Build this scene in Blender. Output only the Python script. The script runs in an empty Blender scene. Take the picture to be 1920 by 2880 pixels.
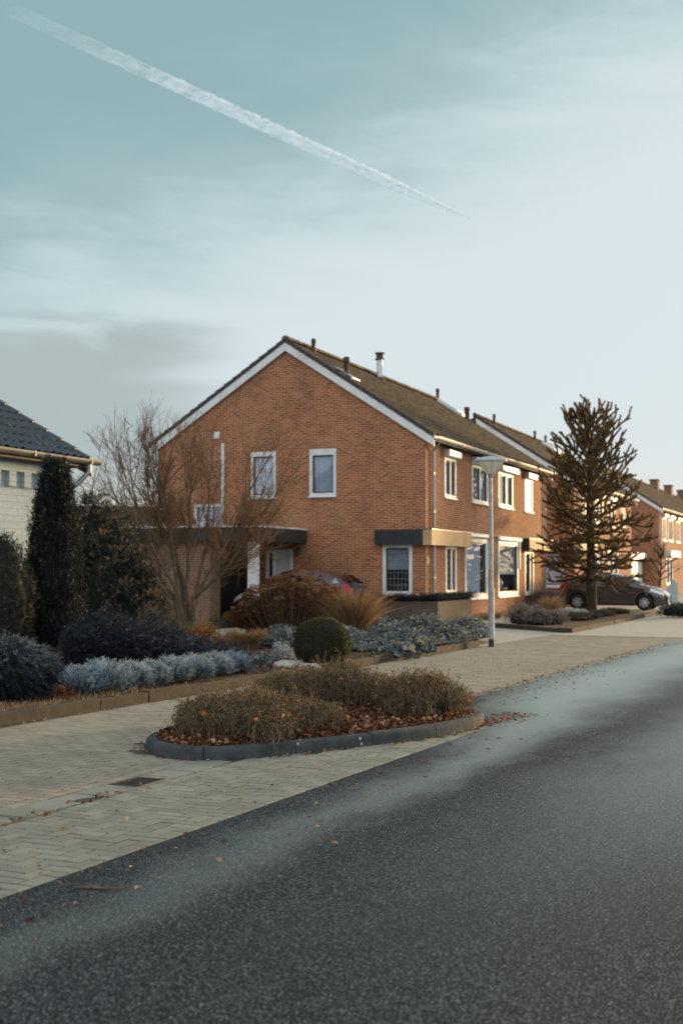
import bpy, math, random
import numpy as np
from mathutils import Vector, Matrix, noise as mnoise

R = math.radians
random.seed(11)
RG = np.random.default_rng(11)
SC = bpy.context.scene
COL = SC.collection

# ------------------------------------------------------------------ camera
cam_data = bpy.data.cameras.new("camera")
cam = bpy.data.objects.new("camera", cam_data)
COL.objects.link(cam)
SC.camera = cam
cam.location = (0, 0, 1.6)
cam.rotation_euler = (R(90 + 2.58), 0, 0)
cam_data.sensor_fit = 'VERTICAL'
cam_data.sensor_height = 36.0
cam_data.lens = 45.57
cam_data.clip_start = 0.1
cam_data.clip_end = 6000
cam_data.dof.use_dof = True
cam_data.dof.focus_distance = 11.5
cam_data.dof.aperture_fstop = 2.4

SC.view_settings.view_transform = 'Standard'
SC.view_settings.look = 'None'
SC.view_settings.exposure = 0.0
SC.view_settings.gamma = 1.0
SC.view_settings.use_curve_mapping = False
SC.cycles.max_bounces = 8
SC.cycles.transparent_max_bounces = 16
SC.cycles.caustics_reflective = False
SC.cycles.caustics_refractive = False
SC.cycles.sample_clamp_indirect = 6.0

# ------------------------------------------------------------------ node helper
class NT:
    def __init__(s, tree):
        s.t = tree
        s.t.nodes.clear()
    def n(s, typ, ins=None, **kw):
        nd = s.t.nodes.new(typ)
        for k, v in kw.items():
            setattr(nd, k, v)
        for k, v in (ins or {}).items():
            if isinstance(v, bpy.types.NodeSocket):
                s.t.links.new(v, nd.inputs[k])
            else:
                nd.inputs[k].default_value = v
        return nd
    def math(s, op, a, b=0.0, c=None, clamp=False):
        i = {0: a, 1: b}
        if c is not None: i[2] = c
        return s.n('ShaderNodeMath', i, operation=op, use_clamp=clamp).outputs[0]
    def smooth(s, x, lo, hi, to0=0.0, to1=1.0):
        nd = s.n('ShaderNodeMapRange', {0: x, 1: lo, 2: hi, 3: to0, 4: to1}, interpolation_type='SMOOTHSTEP')
        return nd.outputs[0]
    def mix(s, fac, a, b, blend='MIX'):
        nd = s.n('ShaderNodeMix', data_type='RGBA', blend_type=blend)
        for idx, v in ((0, fac), (6, a), (7, b)):
            if isinstance(v, bpy.types.NodeSocket): s.t.links.new(v, nd.inputs[idx])
            else: nd.inputs[idx].default_value = v if idx == 0 else (tuple(v) + (1,))[:4]
        return nd.outputs[2]
    def noise(s, vec, scale, detail=4, rough=0.55, dist=0.0, out=0):
        return s.n('ShaderNodeTexNoise', {'Vector': vec, 'Scale': scale, 'Detail': detail, 'Roughness': rough, 'Distortion': dist}).outputs[out]
    def ramp(s, fac, stops):
        nd = s.n('ShaderNodeValToRGB', {0: fac})
        e = nd.color_ramp.elements
        while len(e) < len(stops): e.new(0.5)
        for i, (p, c) in enumerate(stops):
            e[i].position = p
            e[i].color = tuple(c) + (1,)
        return nd.outputs[0]
    def sep(s, v):
        return s.n('ShaderNodeSeparateXYZ', {0: v}).outputs
    def comb(s, x, y, z):
        return s.n('ShaderNodeCombineXYZ', {0: x, 1: y, 2: z}).outputs[0]

# ------------------------------------------------------------------ sky
SUN_AZ, SUN_EL = 43.0, 5.5          # azimuth to the right of +Y
world = bpy.data.worlds.new("World")
SC.world = world
world.use_nodes = True
w = NT(world.node_tree)
gen = w.n('ShaderNodeTexCoord').outputs['Generated']
dx, dy, dz = w.sep(w.n('ShaderNodeVectorMath', {0: gen}, operation='NORMALIZE').outputs[0])
azz = w.comb(w.math('MULTIPLY', dx, 1.0), dy, w.math('MULTIPLY', dz, 4.0))
n_big = w.noise(azz, 2.6, 5, 0.55, 0.4)
n_fine = w.noise(azz, 9.0, 6, 0.6, 0.8)
q = w.math('ADD', w.math('MULTIPLY', dx, 0.40), w.math('MULTIPLY', dz, -0.92))
q = w.math('ADD', q, w.math('MULTIPLY', w.math('SUBTRACT', n_big, 0.5), 0.22))
q = w.math('ADD', q, w.math('MULTIPLY', w.math('SUBTRACT', n_fine, 0.5), 0.085))
m = w.smooth(q, -0.43, -0.16)
veil = w.ramp(m, [(0.0, (0.325, 0.515, 0.545)), (0.35, (0.43, 0.60, 0.63)), (0.72, (0.66, 0.815, 0.85)), (1.0, (0.785, 0.885, 0.935))])
# low grey bank of cloud over the houses to the left
bank = w.math('MULTIPLY', w.smooth(w.math('ADD', dz, w.math('MULTIPLY', w.math('SUBTRACT', n_fine, 0.5), 0.05)), 0.195, 0.165),
              w.smooth(w.math('ADD', dx, w.math('MULTIPLY', w.math('SUBTRACT', n_big, 0.5), 0.3)), -0.04, -0.16))
veil = w.mix(w.math('MULTIPLY', bank, 0.9), veil, (0.46, 0.545, 0.56))
warm = w.smooth(dz, 0.10, 0.0)
veil = w.mix(w.math('MULTIPLY', warm, 0.6), veil, (1.08, 0.93, 0.74))
# sky held dimmer overhead, raised behind the camera to light the facing walls
zen = w.smooth(dz, 0.42, 0.85)
veil = w.mix(zen, veil, (0.56, 0.65, 0.73))
back = w.math('MULTIPLY', w.smooth(dy, 0.2, -0.5), w.smooth(dz, -0.02, 0.10))
veil = w.mix(back, veil, (1.18, 1.26, 1.33))
sun_v = (math.sin(R(SUN_AZ)) * math.cos(R(SUN_EL)), math.cos(R(SUN_AZ)) * math.cos(R(SUN_EL)), math.sin(R(SUN_EL)))
sd = w.n('ShaderNodeVectorMath', {0: w.comb(dx, dy, dz), 1: sun_v}, operation='DOT_PRODUCT').outputs['Value']
glow = w.smooth(sd, 0.915, 1.0)
veil = w.mix(glow, veil, (3.0, 2.3, 1.45))
sky = w.n('ShaderNodeTexSky', sky_type='NISHITA', sun_disc=False, sun_elevation=R(SUN_EL), sun_rotation=R(SUN_AZ), air_density=1.0, dust_density=2.0)
b1 = w.n('ShaderNodeBackground', {0: veil, 1: 0.97})
b2 = w.n('ShaderNodeBackground', {0: sky.outputs[0], 1: 0.05})
mx = w.n('ShaderNodeMixShader', {0: 0.12, 1: b1.outputs[0], 2: b2.outputs[0]})
w.n('ShaderNodeOutputWorld', {0: mx.outputs[0]})
world.cycles.sampling_method = 'AUTOMATIC'

# ------------------------------------------------------------------ sun (low, veiled by thin cloud)
sl = bpy.data.lights.new("sun", 'SUN')
sl.energy = 5.0
sl.angle = R(7)
sl.color = (1.0, 0.66, 0.32)
so = bpy.data.objects.new("sun", sl)
COL.objects.link(so)
so.location = (60, 50, 30)
so.rotation_euler = Vector(sun_v).to_track_quat('Z', 'Y').to_euler()

# ------------------------------------------------------------------ mesh helpers
def link_mesh(name, me, mat, parent=None, smooth=False):
    ob = bpy.data.objects.new(name, me)
    COL.objects.link(ob)
    if mat is not None: me.materials.append(mat)
    if parent is not None: ob.parent = parent
    if len(me.polygons):
        me.polygons.foreach_set('use_smooth', np.full(len(me.polygons), bool(smooth), dtype=bool))
    return ob

def np_mesh(name, verts, faces, mat, parent=None, smooth=False, tint=None):
    """verts (N,3), faces (M,k): one fast mesh."""
    verts = np.asarray(verts, dtype=np.float32).reshape(-1, 3)
    faces = np.asarray(faces, dtype=np.int32)
    mcount, k = faces.shape
    me = bpy.data.meshes.new(name)
    me.vertices.add(len(verts)); me.vertices.foreach_set('co', verts.ravel())
    me.loops.add(mcount * k); me.loops.foreach_set('vertex_index', faces.ravel())
    me.polygons.add(mcount)
    me.polygons.foreach_set('loop_start', np.arange(0, mcount * k, k, dtype=np.int32))
    me.polygons.foreach_set('loop_total', np.full(mcount, k, dtype=np.int32))
    me.update(calc_edges=True)
    if tint is not None:
        at = me.attributes.new('tint', 'FLOAT', 'POINT')
        at.data.foreach_set('value', np.asarray(tint, dtype=np.float32))
    return link_mesh(name, me, mat, parent, smooth)

class MB:
    def __init__(s): s.v = []; s.f = []
    def add(s, vs, fs):
        o = len(s.v); s.v += [tuple(p) for p in vs]; s.f += [tuple(i + o for i in f) for f in fs]; return s
    def box(s, x0, x1, y0, y1, z0, z1):
        if x0 > x1: x0, x1 = x1, x0
        if y0 > y1: y0, y1 = y1, y0
        if z0 > z1: z0, z1 = z1, z0
        return s.add([(x0,y0,z0),(x1,y0,z0),(x1,y1,z0),(x0,y1,z0),(x0,y0,z1),(x1,y0,z1),(x1,y1,z1),(x0,y1,z1)],
                     [(0,3,2,1),(4,5,6,7),(0,1,5,4),(1,2,6,5),(2,3,7,6),(3,0,4,7)])
    def prism(s, ring0, ring1):
        """solid between two equal rings (3d points)"""
        n = len(ring0)
        return s.add(list(ring0) + list(ring1), [tuple(range(n - 1, -1, -1)), tuple(range(n, 2 * n))] + [(i, (i + 1) % n, n + (i + 1) % n, n + i) for i in range(n)])
    def tube(s, pts, rad, k=8, cap=True):
        pts = [Vector(p) for p in pts]
        if not hasattr(rad, '__len__'): rad = [rad] * len(pts)
        o = len(s.v); n = len(pts)
        up = Vector((0.13, 0.31, 1.0)).normalized()
        for i, p in enumerate(pts):
            t = (pts[min(i + 1, n - 1)] - pts[max(i - 1, 0)]).normalized()
            u = t.cross(up)
            if u.length < 1e-3: u = t.cross(Vector((1, 0, 0)))
            u.normalize(); v = t.cross(u)
            for j in range(k):
                a = 2 * math.pi * j / k
                s.v.append(tuple(p + (u * math.cos(a) + v * math.sin(a)) * rad[i]))
        for i in range(n - 1):
            for j in range(k):
                s.f.append((o + i*k + j, o + i*k + (j+1) % k, o + (i+1)*k + (j+1) % k, o + (i+1)*k + j))
        if cap:
            s.f.append(tuple(o + j for j in range(k - 1, -1, -1)))
            s.f.append(tuple(o + (n-1)*k + j for j in range(k)))
        return s
    def lathe(s, prof, k=24, c=(0,0,0), axis='z'):
        o = len(s.v); n = len(prof)
        for r, z in prof:
            for j in range(k):
                a = 2 * math.pi * j / k
                p = (r * math.cos(a), r * math.sin(a), z)
                if axis == 'y': p = (p[0], p[2], p[1])
                s.v.append((c[0] + p[0], c[1] + p[1], c[2] + p[2]))
        for i in range(n - 1):
            for j in range(k):
                s.f.append((o + i*k + j, o + i*k + (j+1) % k, o + (i+1)*k + (j+1) % k, o + (i+1)*k + j))
        return s
    def build(s, name, mat, parent=None, smooth=False, bevel=0.0):
        me = bpy.data.meshes.new(name)
        me.from_pydata(s.v, [], s.f); me.update()
        ob = link_mesh(name, me, mat, parent, smooth)
        if bevel:
            bv = ob.modifiers.new('bevel', 'BEVEL'); bv.width = bevel; bv.segments = 2; bv.limit_method = 'ANGLE'
        return ob

def T(name, label, cat, loc=(0,0,0), rz=0.0, group=None):
    o = bpy.data.objects.new(name, None); COL.objects.link(o)
    o.empty_display_size = 0.2
    o.location = loc; o.rotation_euler = (0, 0, rz)
    o['label'] = label; o['category'] = cat
    if group: o['group'] = group
    return o
def tag(o, label, cat, group=None, kind=None):
    o['label'] = label; o['category'] = cat
    if group: o['group'] = group
    if kind: o['kind'] = kind
    return o
def struct(o):
    o['kind'] = 'structure'; return o

# ------------------------------------------------------------------ frames of the place
# street frame: a runs along the street away from the camera, b to the left across the pavement (b = 0 is the asphalt edge)
E0 = (0.55, 11.2); SA = (0.4145, 0.9100)
ST_ROT = math.atan2(SA[1], SA[0])
def SW(a, b, z=0.0): return (E0[0] + SA[0]*a - SA[1]*b, E0[1] + SA[1]*a + SA[0]*b, z)
# house frame: s along the street front, t along the gable, away from the street
H0 = (2.39, 36.9); HA = (0.370, 0.929)
H_ROT = math.atan2(HA[1], HA[0])
def HW(s_, t_, z=0.0): return (H0[0] + HA[0]*s_ - HA[1]*t_, H0[1] + HA[1]*s_ + HA[0]*t_, z)

# ------------------------------------------------------------------ materials
M = {}
def newmat(name):
    m_ = bpy.data.materials.new(name); m_.use_nodes = True
    return m_, NT(m_.node_tree)
def out(nt, bsdf): nt.n('ShaderNodeOutputMaterial', {0: bsdf})
def simple(name, col, rough=0.6, var=0.12, scale=6.0, metal=0.0, spec=0.4, coat=0.0, bump=0.0, dirt=None):
    """a painted/plain surface with blotchy wear of its own"""
    m_, nt = newmat(name)
    co = nt.n('ShaderNodeTexCoord').outputs['Object']
    nz = nt.noise(co, scale, 5, 0.6)
    c2 = tuple(max(0, c * (1 - 2 * var)) for c in col); c1 = tuple(min(1, c * (1 + var)) for c in col)
    c = nt.ramp(nz, [(0.3, c2), (0.7, c1)])
    if dirt:
        nz2 = nt.noise(co, scale * 0.35, 6, 0.65)
        c = nt.mix(nt.smooth(nz2, 0.5, 0.72), c, dirt)
    ins = {'Base Color': c, 'Roughness': rough, 'Metallic': metal, 'Specular IOR Level': spec, 'Coat Weight': coat}
    if bump:
        ins['Normal'] = nt.n('ShaderNodeBump', {'Strength': bump, 'Distance': 0.01, 'Height': nt.noise(co, scale * 8, 5, 0.6)}).outputs[0]
    b = nt.n('ShaderNodeBsdfPrincipled', ins)
    out(nt, b.outputs[0]); M[name] = m_; return m_
def leafmat(name, stops, rough=0.55, trans=0.25, spec=0.3):
    m_, nt = newmat(name)
    a = nt.n('ShaderNodeAttribute', attribute_name='tint')
    c = nt.ramp(a.outputs['Fac'], stops)
    b = nt.n('ShaderNodeBsdfPrincipled', {'Base Color': c, 'Roughness': rough, 'Specular IOR Level': spec})
    if trans:
        t = nt.n('ShaderNodeBsdfTranslucent', {0: c})
        mxs = nt.n('ShaderNodeMixShader', {0: trans, 1: b.outputs[0], 2: t.outputs[0]})
        out(nt, mxs.outputs[0])
    else: out(nt, b.outputs[0])
    M[name] = m_; return m_

def brickmat(name, c1, c2, mortar, bw=0.22, rh=0.0625, ms=0.010, stain=(0.10,0.062,0.04), stain_amt=0.42, bump=0.5, pale=None):
    m_, nt = newmat(name)
    tc = nt.n('ShaderNodeTexCoord')
    x, y, z = nt.sep(tc.outputs['Object'])
    nx, ny, nz = nt.sep(tc.outputs['Normal'])
    isx = nt.math('GREATER_THAN', nt.math('ABSOLUTE', nx), nt.math('ABSOLUTE', ny))
    u = nt.math('ADD', nt.math('MULTIPLY', y, isx), nt.math('MULTIPLY', x, nt.math('SUBTRACT', 1.0, isx)))
    top = nt.math('GREATER_THAN', nt.math('ABSOLUTE', nz), 0.7)
    vv = nt.math('ADD', nt.math('MULTIPLY', z, nt.math('SUBTRACT', 1.0, top)), nt.math('MULTIPLY', y, top))
    wob = nt.noise(tc.outputs['Object'], 3.0, 3)
    vec = nt.comb(u, nt.math('ADD', vv, nt.math('MULTIPLY', nt.math('SUBTRACT', wob, 0.5), 0.006)), 0.0)
    br = nt.n('ShaderNodeTexBrick', {'Vector': vec, 'Color1': tuple(c1)+(1,), 'Color2': tuple(c2)+(1,), 'Mortar': tuple(mortar)+(1,), 'Scale': 1.0,
              'Mortar Size': ms, 'Mortar Smooth': 0.15, 'Bias': 0.0, 'Brick Width': bw, 'Row Height': rh}, offset=0.5)
    n1 = nt.noise(tc.outputs['Object'], 0.9, 6, 0.62)
    n2 = nt.noise(nt.comb(nt.math('MULTIPLY', u, 3.0), nt.math('MULTIPLY', vv, 0.5), 0.3), 1.6, 5, 0.6)
    n3 = nt.noise(vec, 26.0, 2, 0.5)
    c = nt.mix(nt.math('MULTIPLY', nt.smooth(n3, 0.3, 0.75), 0.45), br.outputs[0], tuple(0.55*v for v in c2))
    c = nt.mix(nt.math('MULTIPLY', nt.smooth(n1, 0.48, 0.75), stain_amt), c, stain)
    c = nt.mix(nt.math('MULTIPLY', nt.smooth(n2, 0.55, 0.8), stain_amt * 0.8), c, stain)
    if pale: c = nt.mix(nt.math('MULTIPLY', nt.smooth(nt.noise(tc.outputs['Object'], 0.55, 6, 0.7, 0.6), 0.53, 0.72), 0.34), c, pale)
    bp = nt.n('ShaderNodeBump', {'Strength': bump, 'Distance': 0.008, 'Height': nt.math('SUBTRACT', nt.math('ADD', 1.0, nt.math('MULTIPLY', n3, 0.3)), br.outputs['Fac'])})
    b = nt.n('ShaderNodeBsdfPrincipled', {'Base Color': c, 'Roughness': 0.88, 'Specular IOR Level': 0.25, 'Normal': bp.outputs[0]})
    out(nt, b.outputs[0]); M[name] = m_; return m_

brickmat('brick', (0.54, 0.158, 0.044), (0.235, 0.064, 0.021), (0.60, 0.43, 0.29), pale=(0.50, 0.33, 0.19), ms=0.010)
brickmat('brick_sooty', (0.30, 0.15, 0.08), (0.20, 0.09, 0.05), (0.35, 0.28, 0.22), stain_amt=0.6)
brickmat('brick_white', (0.50, 0.61, 0.64), (0.47, 0.575, 0.60), (0.39, 0.48, 0.50), bw=0.30, rh=0.125, ms=0.007, stain=(0.44,0.50,0.48), stain_amt=0.2, bump=0.8)
brickmat('brick_planter', (0.15, 0.095, 0.07), (0.09, 0.06, 0.048), (0.17, 0.15, 0.13), stain=(0.05,0.055,0.04), stain_amt=0.6)

def tilemat(name, cols, rough, spec, moss=None, mossamt=0.0):
    m_, nt = newmat(name)
    co = nt.n('ShaderNodeTexCoord').outputs['Object']
    c = nt.ramp(nt.noise(co, 5.0, 6, 0.7), [(0.3, cols[0]), (0.52, cols[1]), (0.75, cols[2])])
    if moss:
        c = nt.mix(nt.math('MULTIPLY', nt.smooth(nt.noise(co, 2.2, 8, 0.72), 0.46, 0.68), mossamt), c, moss)
    bp = nt.n('ShaderNodeBump', {'Strength': 0.4, 'Distance': 0.01, 'Height': nt.noise(co, 40.0, 4, 0.6)})
    b = nt.n('ShaderNodeBsdfPrincipled', {'Base Color': c, 'Roughness': rough, 'Specular IOR Level': spec, 'Normal': bp.outputs[0]})
    out(nt, b.outputs[0]); M[name] = m_
tilemat('tile_mossy', [(0.045,0.032,0.022),(0.105,0.073,0.045),(0.19,0.135,0.08)], 0.85, 0.2, (0.17, 0.13, 0.042), 0.45)
tilemat('tile_ridge', [(0.10,0.07,0.045),(0.17,0.12,0.06),(0.26,0.18,0.06)], 0.9, 0.2, (0.34, 0.22, 0.05), 0.8)
tilemat('tile_edge', [(0.035,0.036,0.037),(0.06,0.06,0.058),(0.09,0.085,0.075)], 0.75, 0.3, (0.12,0.10,0.05), 0.3)
tilemat('tile_glazed', [(0.016,0.028,0.042),(0.024,0.040,0.058),(0.036,0.054,0.073)], 0.45, 0.45, (0.05,0.07,0.085), 0.25)

simple('white_paint', (0.78, 0.79, 0.78), 0.45, 0.05, 3.0, dirt=(0.60,0.60,0.57))
simple('white_plastic', (0.80, 0.81, 0.80), 0.35, 0.03, 3.0)
simple('cream_panel', (0.50, 0.33, 0.18), 0.7, 0.12, 2.0, dirt=(0.33,0.22,0.12))
simple('black_panel', (0.028, 0.033, 0.036), 0.45, 0.15, 3.0)
simple('dark_frame', (0.035, 0.04, 0.043), 0.4, 0.1, 4.0)
simple('black_timber', (0.012, 0.012, 0.012), 0.6, 0.2, 4.0)
simple('zinc', (0.42, 0.44, 0.45), 0.42, 0.15, 5.0, metal=0.6, dirt=(0.28,0.28,0.27))
simple('gutter_pale', (0.62, 0.58, 0.52), 0.5, 0.08, 4.0, dirt=(0.40,0.36,0.30))
simple('gutter_dark', (0.13, 0.135, 0.135), 0.5, 0.12, 4.0, dirt=(0.09,0.09,0.085))
simple('steel', (0.50, 0.52, 0.53), 0.35, 0.12, 6.0, metal=0.8)
simple('clay_pipe', (0.10, 0.065, 0.045), 0.7, 0.25, 12.0)
m_, nt = newmat('lamp_hood')
co = nt.n('ShaderNodeTexCoord').outputs['Object']
c = nt.ramp(nt.noise(co, 9.0, 4), [(0.3, (0.52,0.58,0.60)), (0.7, (0.66,0.72,0.74))])
out(nt, nt.n('ShaderNodeMixShader', {0: 0.35, 1: nt.n('ShaderNodeBsdfPrincipled', {'Base Color': c, 'Roughness': 0.4}).outputs[0], 2: nt.n('ShaderNodeBsdfTranslucent', {0: c}).outputs[0]}).outputs[0])
M['lamp_hood'] = m_
simple('lamp_grey', (0.36, 0.41, 0.43), 0.5, 0.14, 9.0, metal=0.25, dirt=(0.27,0.28,0.26))
simple('lamp_base', (0.045, 0.045, 0.045), 0.6, 0.2, 9.0)
m_, nt = newmat('lamp_cover')
co = nt.n('ShaderNodeTexCoord').outputs['Object']
c = nt.ramp(nt.noise(co, 7.0, 4), [(0.3, (0.80,0.75,0.64)), (0.7, (0.90,0.86,0.77))])
out(nt, nt.n('ShaderNodeMixShader', {0: 0.6, 1: nt.n('ShaderNodeBsdfPrincipled', {'Base Color': c, 'Roughness': 0.35}).outputs[0], 2: nt.n('ShaderNodeBsdfTranslucent', {0: c}).outputs[0]}).outputs[0])
M['lamp_cover'] = m_
simple('concrete_kerb', (0.058, 0.050, 0.034), 0.9, 0.22, 7.0, bump=0.6, dirt=(0.030,0.026,0.016))
m_, nt = newmat('concrete_island')      # weathered kerbstone: dark grime patches and pale lichen spots
co = nt.n('ShaderNodeTexCoord').outputs['Object']
c = nt.ramp(nt.noise(co, 7.0, 6, 0.65), [(0.3, (0.030,0.034,0.035)), (0.7, (0.082,0.090,0.091))])
c = nt.mix(nt.math('MULTIPLY', nt.smooth(nt.noise(co, 2.6, 6, 0.7), 0.5, 0.7), 0.7), c, (0.020,0.021,0.020))
lv = nt.n('ShaderNodeTexVoronoi', {'Vector': co, 'Scale': 13.0}, feature='F1')
c = nt.mix(nt.math('MULTIPLY', nt.smooth(lv.outputs['Distance'], 0.24, 0.16), nt.math('GREATER_THAN', nt.sep(lv.outputs['Color'])[0], 0.90)), c, (0.42,0.44,0.42))
bp = nt.n('ShaderNodeBump', {'Strength': 0.7, 'Distance': 0.008, 'Height': nt.noise(co, 60.0, 6, 0.7)})
out(nt, nt.n('ShaderNodeBsdfPrincipled', {'Base Color': c, 'Roughness': 0.88, 'Specular IOR Level': 0.3, 'Normal': bp.outputs[0]}).outputs[0])
M['concrete_island'] = m_
simple('hedge_twig', (0.26, 0.185, 0.115), 0.85, 0.25, 7.0)
simple('concrete_tile', (0.25, 0.235, 0.20), 0.85, 0.2, 7.0, bump=0.4, dirt=(0.15,0.13,0.10))
simple('soil', (0.075, 0.05, 0.032), 0.95, 0.35, 14.0, bump=1.0, dirt=(0.17,0.10,0.05))
simple('stone', (0.48, 0.45, 0.41), 0.8, 0.2, 12.0, bump=0.3)
simple('iron', (0.05, 0.045, 0.04), 0.6, 0.3, 20.0, metal=0.5)
simple('pit_dark', (0.008, 0.008, 0.008), 0.9, 0.1)
simple('curtain_white', (0.80, 0.86, 0.92), 0.9, 0.05, 3.0)
simple('curtain_grey', (0.46, 0.54, 0.62), 0.9, 0.08, 3.0)
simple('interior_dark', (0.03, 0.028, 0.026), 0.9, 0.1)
simple('lead', (0.20, 0.21, 0.22), 0.5, 0.1)
simple('bark_brown', (0.17, 0.122, 0.080), 0.9, 0.3, 14.0, bump=0.6, dirt=(0.13,0.12,0.07))
simple('bark_twig', (0.20, 0.115, 0.056), 0.85, 0.2, 5.0)
simple('bark_dark', (0.065, 0.045, 0.032), 0.9, 0.3, 10.0, bump=0.8, dirt=(0.10,0.09,0.06))
simple('araucaria_rope', (0.135, 0.088, 0.032), 0.7, 0.3, 14.0)
simple('twig_grey', (0.20, 0.16, 0.115), 0.9, 0.25, 9.0)
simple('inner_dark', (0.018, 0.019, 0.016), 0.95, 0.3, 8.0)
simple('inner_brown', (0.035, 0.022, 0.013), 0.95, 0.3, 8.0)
simple('tyre', (0.015, 0.015, 0.015), 0.8, 0.1)
simple('rim', (0.62, 0.63, 0.64), 0.3, 0.05, metal=0.7)
simple('car_trim', (0.012, 0.012, 0.013), 0.5, 0.1)
simple('car_brown', (0.055, 0.046, 0.041), 0.22, 0.04, 1.0, metal=0.4, spec=0.5, coat=1.0)
simple('car_red', (0.065, 0.005, 0.005), 0.3, 0.04, 1.0, metal=0.2, spec=0.5, coat=1.0)
simple('red_lens', (0.45, 0.02, 0.012), 0.15, 0.05)
simple('clear_lens', (0.75, 0.77, 0.78), 0.12, 0.05, metal=0.2)
simple('mirror_like', (0.7, 0.72, 0.73), 0.1, 0.02, metal=0.9)
simple('plate_yellow', (0.62, 0.45, 0.10), 0.5, 0.05)
simple('terracotta', (0.30, 0.12, 0.06), 0.8, 0.15, 5.0)
simple('ground_far', (0.10, 0.095, 0.07), 0.95, 0.3, 0.4)

def glassmat(name, tint=(0.9, 0.95, 1.0), boost=1.0):
    m_, nt = newmat(name)
    fr = nt.n('ShaderNodeFresnel', {0: 1.6})
    co = nt.n('ShaderNodeTexCoord').outputs['Object']
    bp = nt.n('ShaderNodeBump', {'Strength': 0.08, 'Distance': 0.02, 'Height': nt.noise(co, 1.6, 2)})
    f = nt.math('ADD', nt.math('MULTIPLY', fr.outputs[0], boost), 0.045, clamp=True)
    tr = nt.n('ShaderNodeBsdfTransparent', {0: (0.62*tint[0], 0.64*tint[1], 0.66*tint[2], 1)})
    gl = nt.n('ShaderNodeBsdfGlossy', {0: (0.95, 0.97, 1, 1), 'Roughness': 0.015, 'Normal': bp.outputs[0]})
    mxs = nt.n('ShaderNodeMixShader', {0: f, 1: tr.outputs[0], 2: gl.outputs[0]})
    out(nt, mxs.outputs[0]); M[name] = m_
glassmat('glass', (1.3, 1.32, 1.35), boost=0.5)
glassmat('car_glass', (0.3, 0.34, 0.36), 0.28)

leafmat('yew_leaf', [(0.0,(0.006,0.009,0.009)),(0.45,(0.020,0.027,0.026)),(0.8,(0.065,0.075,0.066)),(1.0,(0.20,0.18,0.10))])
leafmat('spruce_leaf', [(0.0,(0.006,0.009,0.008)),(0.35,(0.030,0.039,0.034)),(0.75,(0.12,0.135,0.11)),(1.0,(0.34,0.20,0.06))])
leafmat('blue_leaf', [(0.0,(0.014,0.020,0.028)),(0.45,(0.065,0.088,0.112)),(0.92,(0.22,0.27,0.315)),(1.0,(0.24,0.17,0.08))])
leafmat('juniper_leaf', [(0.0,(0.008,0.011,0.015)),(0.5,(0.030,0.037,0.050)),(1.0,(0.13,0.145,0.175))])
leafmat('gold_leaf', [(0.0,(0.03,0.035,0.028)),(0.55,(0.075,0.078,0.052)),(0.85,(0.13,0.115,0.05)),(1.0,(0.34,0.20,0.03))])
leafmat('box_leaf', [(0.0,(0.035,0.036,0.014)),(0.5,(0.085,0.080,0.032)),(0.85,(0.19,0.170,0.080)),(1.0,(0.34,0.28,0.15))], 0.5, 0.4)
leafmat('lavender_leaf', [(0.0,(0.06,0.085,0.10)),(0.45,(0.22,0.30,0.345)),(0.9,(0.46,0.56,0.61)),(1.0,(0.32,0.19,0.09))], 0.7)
leafmat('ivy_leaf', [(0.0,(0.035,0.048,0.062)),(0.4,(0.11,0.138,0.158)),(0.68,(0.24,0.275,0.28)),(0.84,(0.36,0.335,0.17)),(1.0,(0.42,0.25,0.07))], 0.65, 0.15, 0.15)
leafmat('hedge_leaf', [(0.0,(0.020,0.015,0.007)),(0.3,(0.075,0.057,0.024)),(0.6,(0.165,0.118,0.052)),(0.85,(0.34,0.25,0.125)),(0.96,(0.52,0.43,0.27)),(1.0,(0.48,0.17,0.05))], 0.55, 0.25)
leafmat('dry_leaf', [(0.0,(0.03,0.012,0.008)),(0.3,(0.10,0.030,0.014)),(0.6,(0.20,0.082,0.036)),(0.85,(0.38,0.22,0.11)),(1.0,(0.52,0.39,0.25))], 0.6, 0.25)
leafmat('tan_leaf', [(0.0,(0.13,0.07,0.03)),(0.5,(0.27,0.155,0.07)),(1.0,(0.50,0.34,0.18))], 0.7, 0.3)
leafmat('orange_leaf', [(0.0,(0.24,0.075,0.018)),(0.5,(0.46,0.17,0.03)),(1.0,(0.58,0.30,0.08))], 0.6, 0.3)
leafmat('hydrangea_head', [(0.0,(0.055,0.024,0.010)),(0.45,(0.19,0.088,0.035)),(1.0,(0.56,0.35,0.17))], 0.7, 0.25)
leafmat('brown_leaf', [(0.0,(0.06,0.035,0.018)),(0.6,(0.15,0.09,0.045)),(1.0,(0.27,0.17,0.08))], 0.7, 0.3)
leafmat('heather_leaf', [(0.0,(0.10,0.085,0.075)),(0.5,(0.22,0.19,0.17)),(1.0,(0.40,0.37,0.33))], 0.8, 0.2)
leafmat('araucaria_leaf', [(0.0,(0.030,0.022,0.008)),(0.45,(0.13,0.085,0.028)),(1.0,(0.48,0.26,0.075))], 0.5, 0.65)
leafmat('strap_leaf', [(0.0,(0.008,0.012,0.012)),(0.6,(0.025,0.033,0.033)),(1.0,(0.09,0.11,0.11))], 0.4, 0.1)
leafmat('dry_grass', [(0.0,(0.16,0.11,0.055)),(0.6,(0.30,0.22,0.11)),(1.0,(0.45,0.34,0.18))], 0.8, 0.3)
leafmat('frost_leaf', [(0.0,(0.20,0.24,0.25)),(0.6,(0.42,0.48,0.50)),(1.0,(0.62,0.67,0.68))], 0.7, 0.2)

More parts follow.
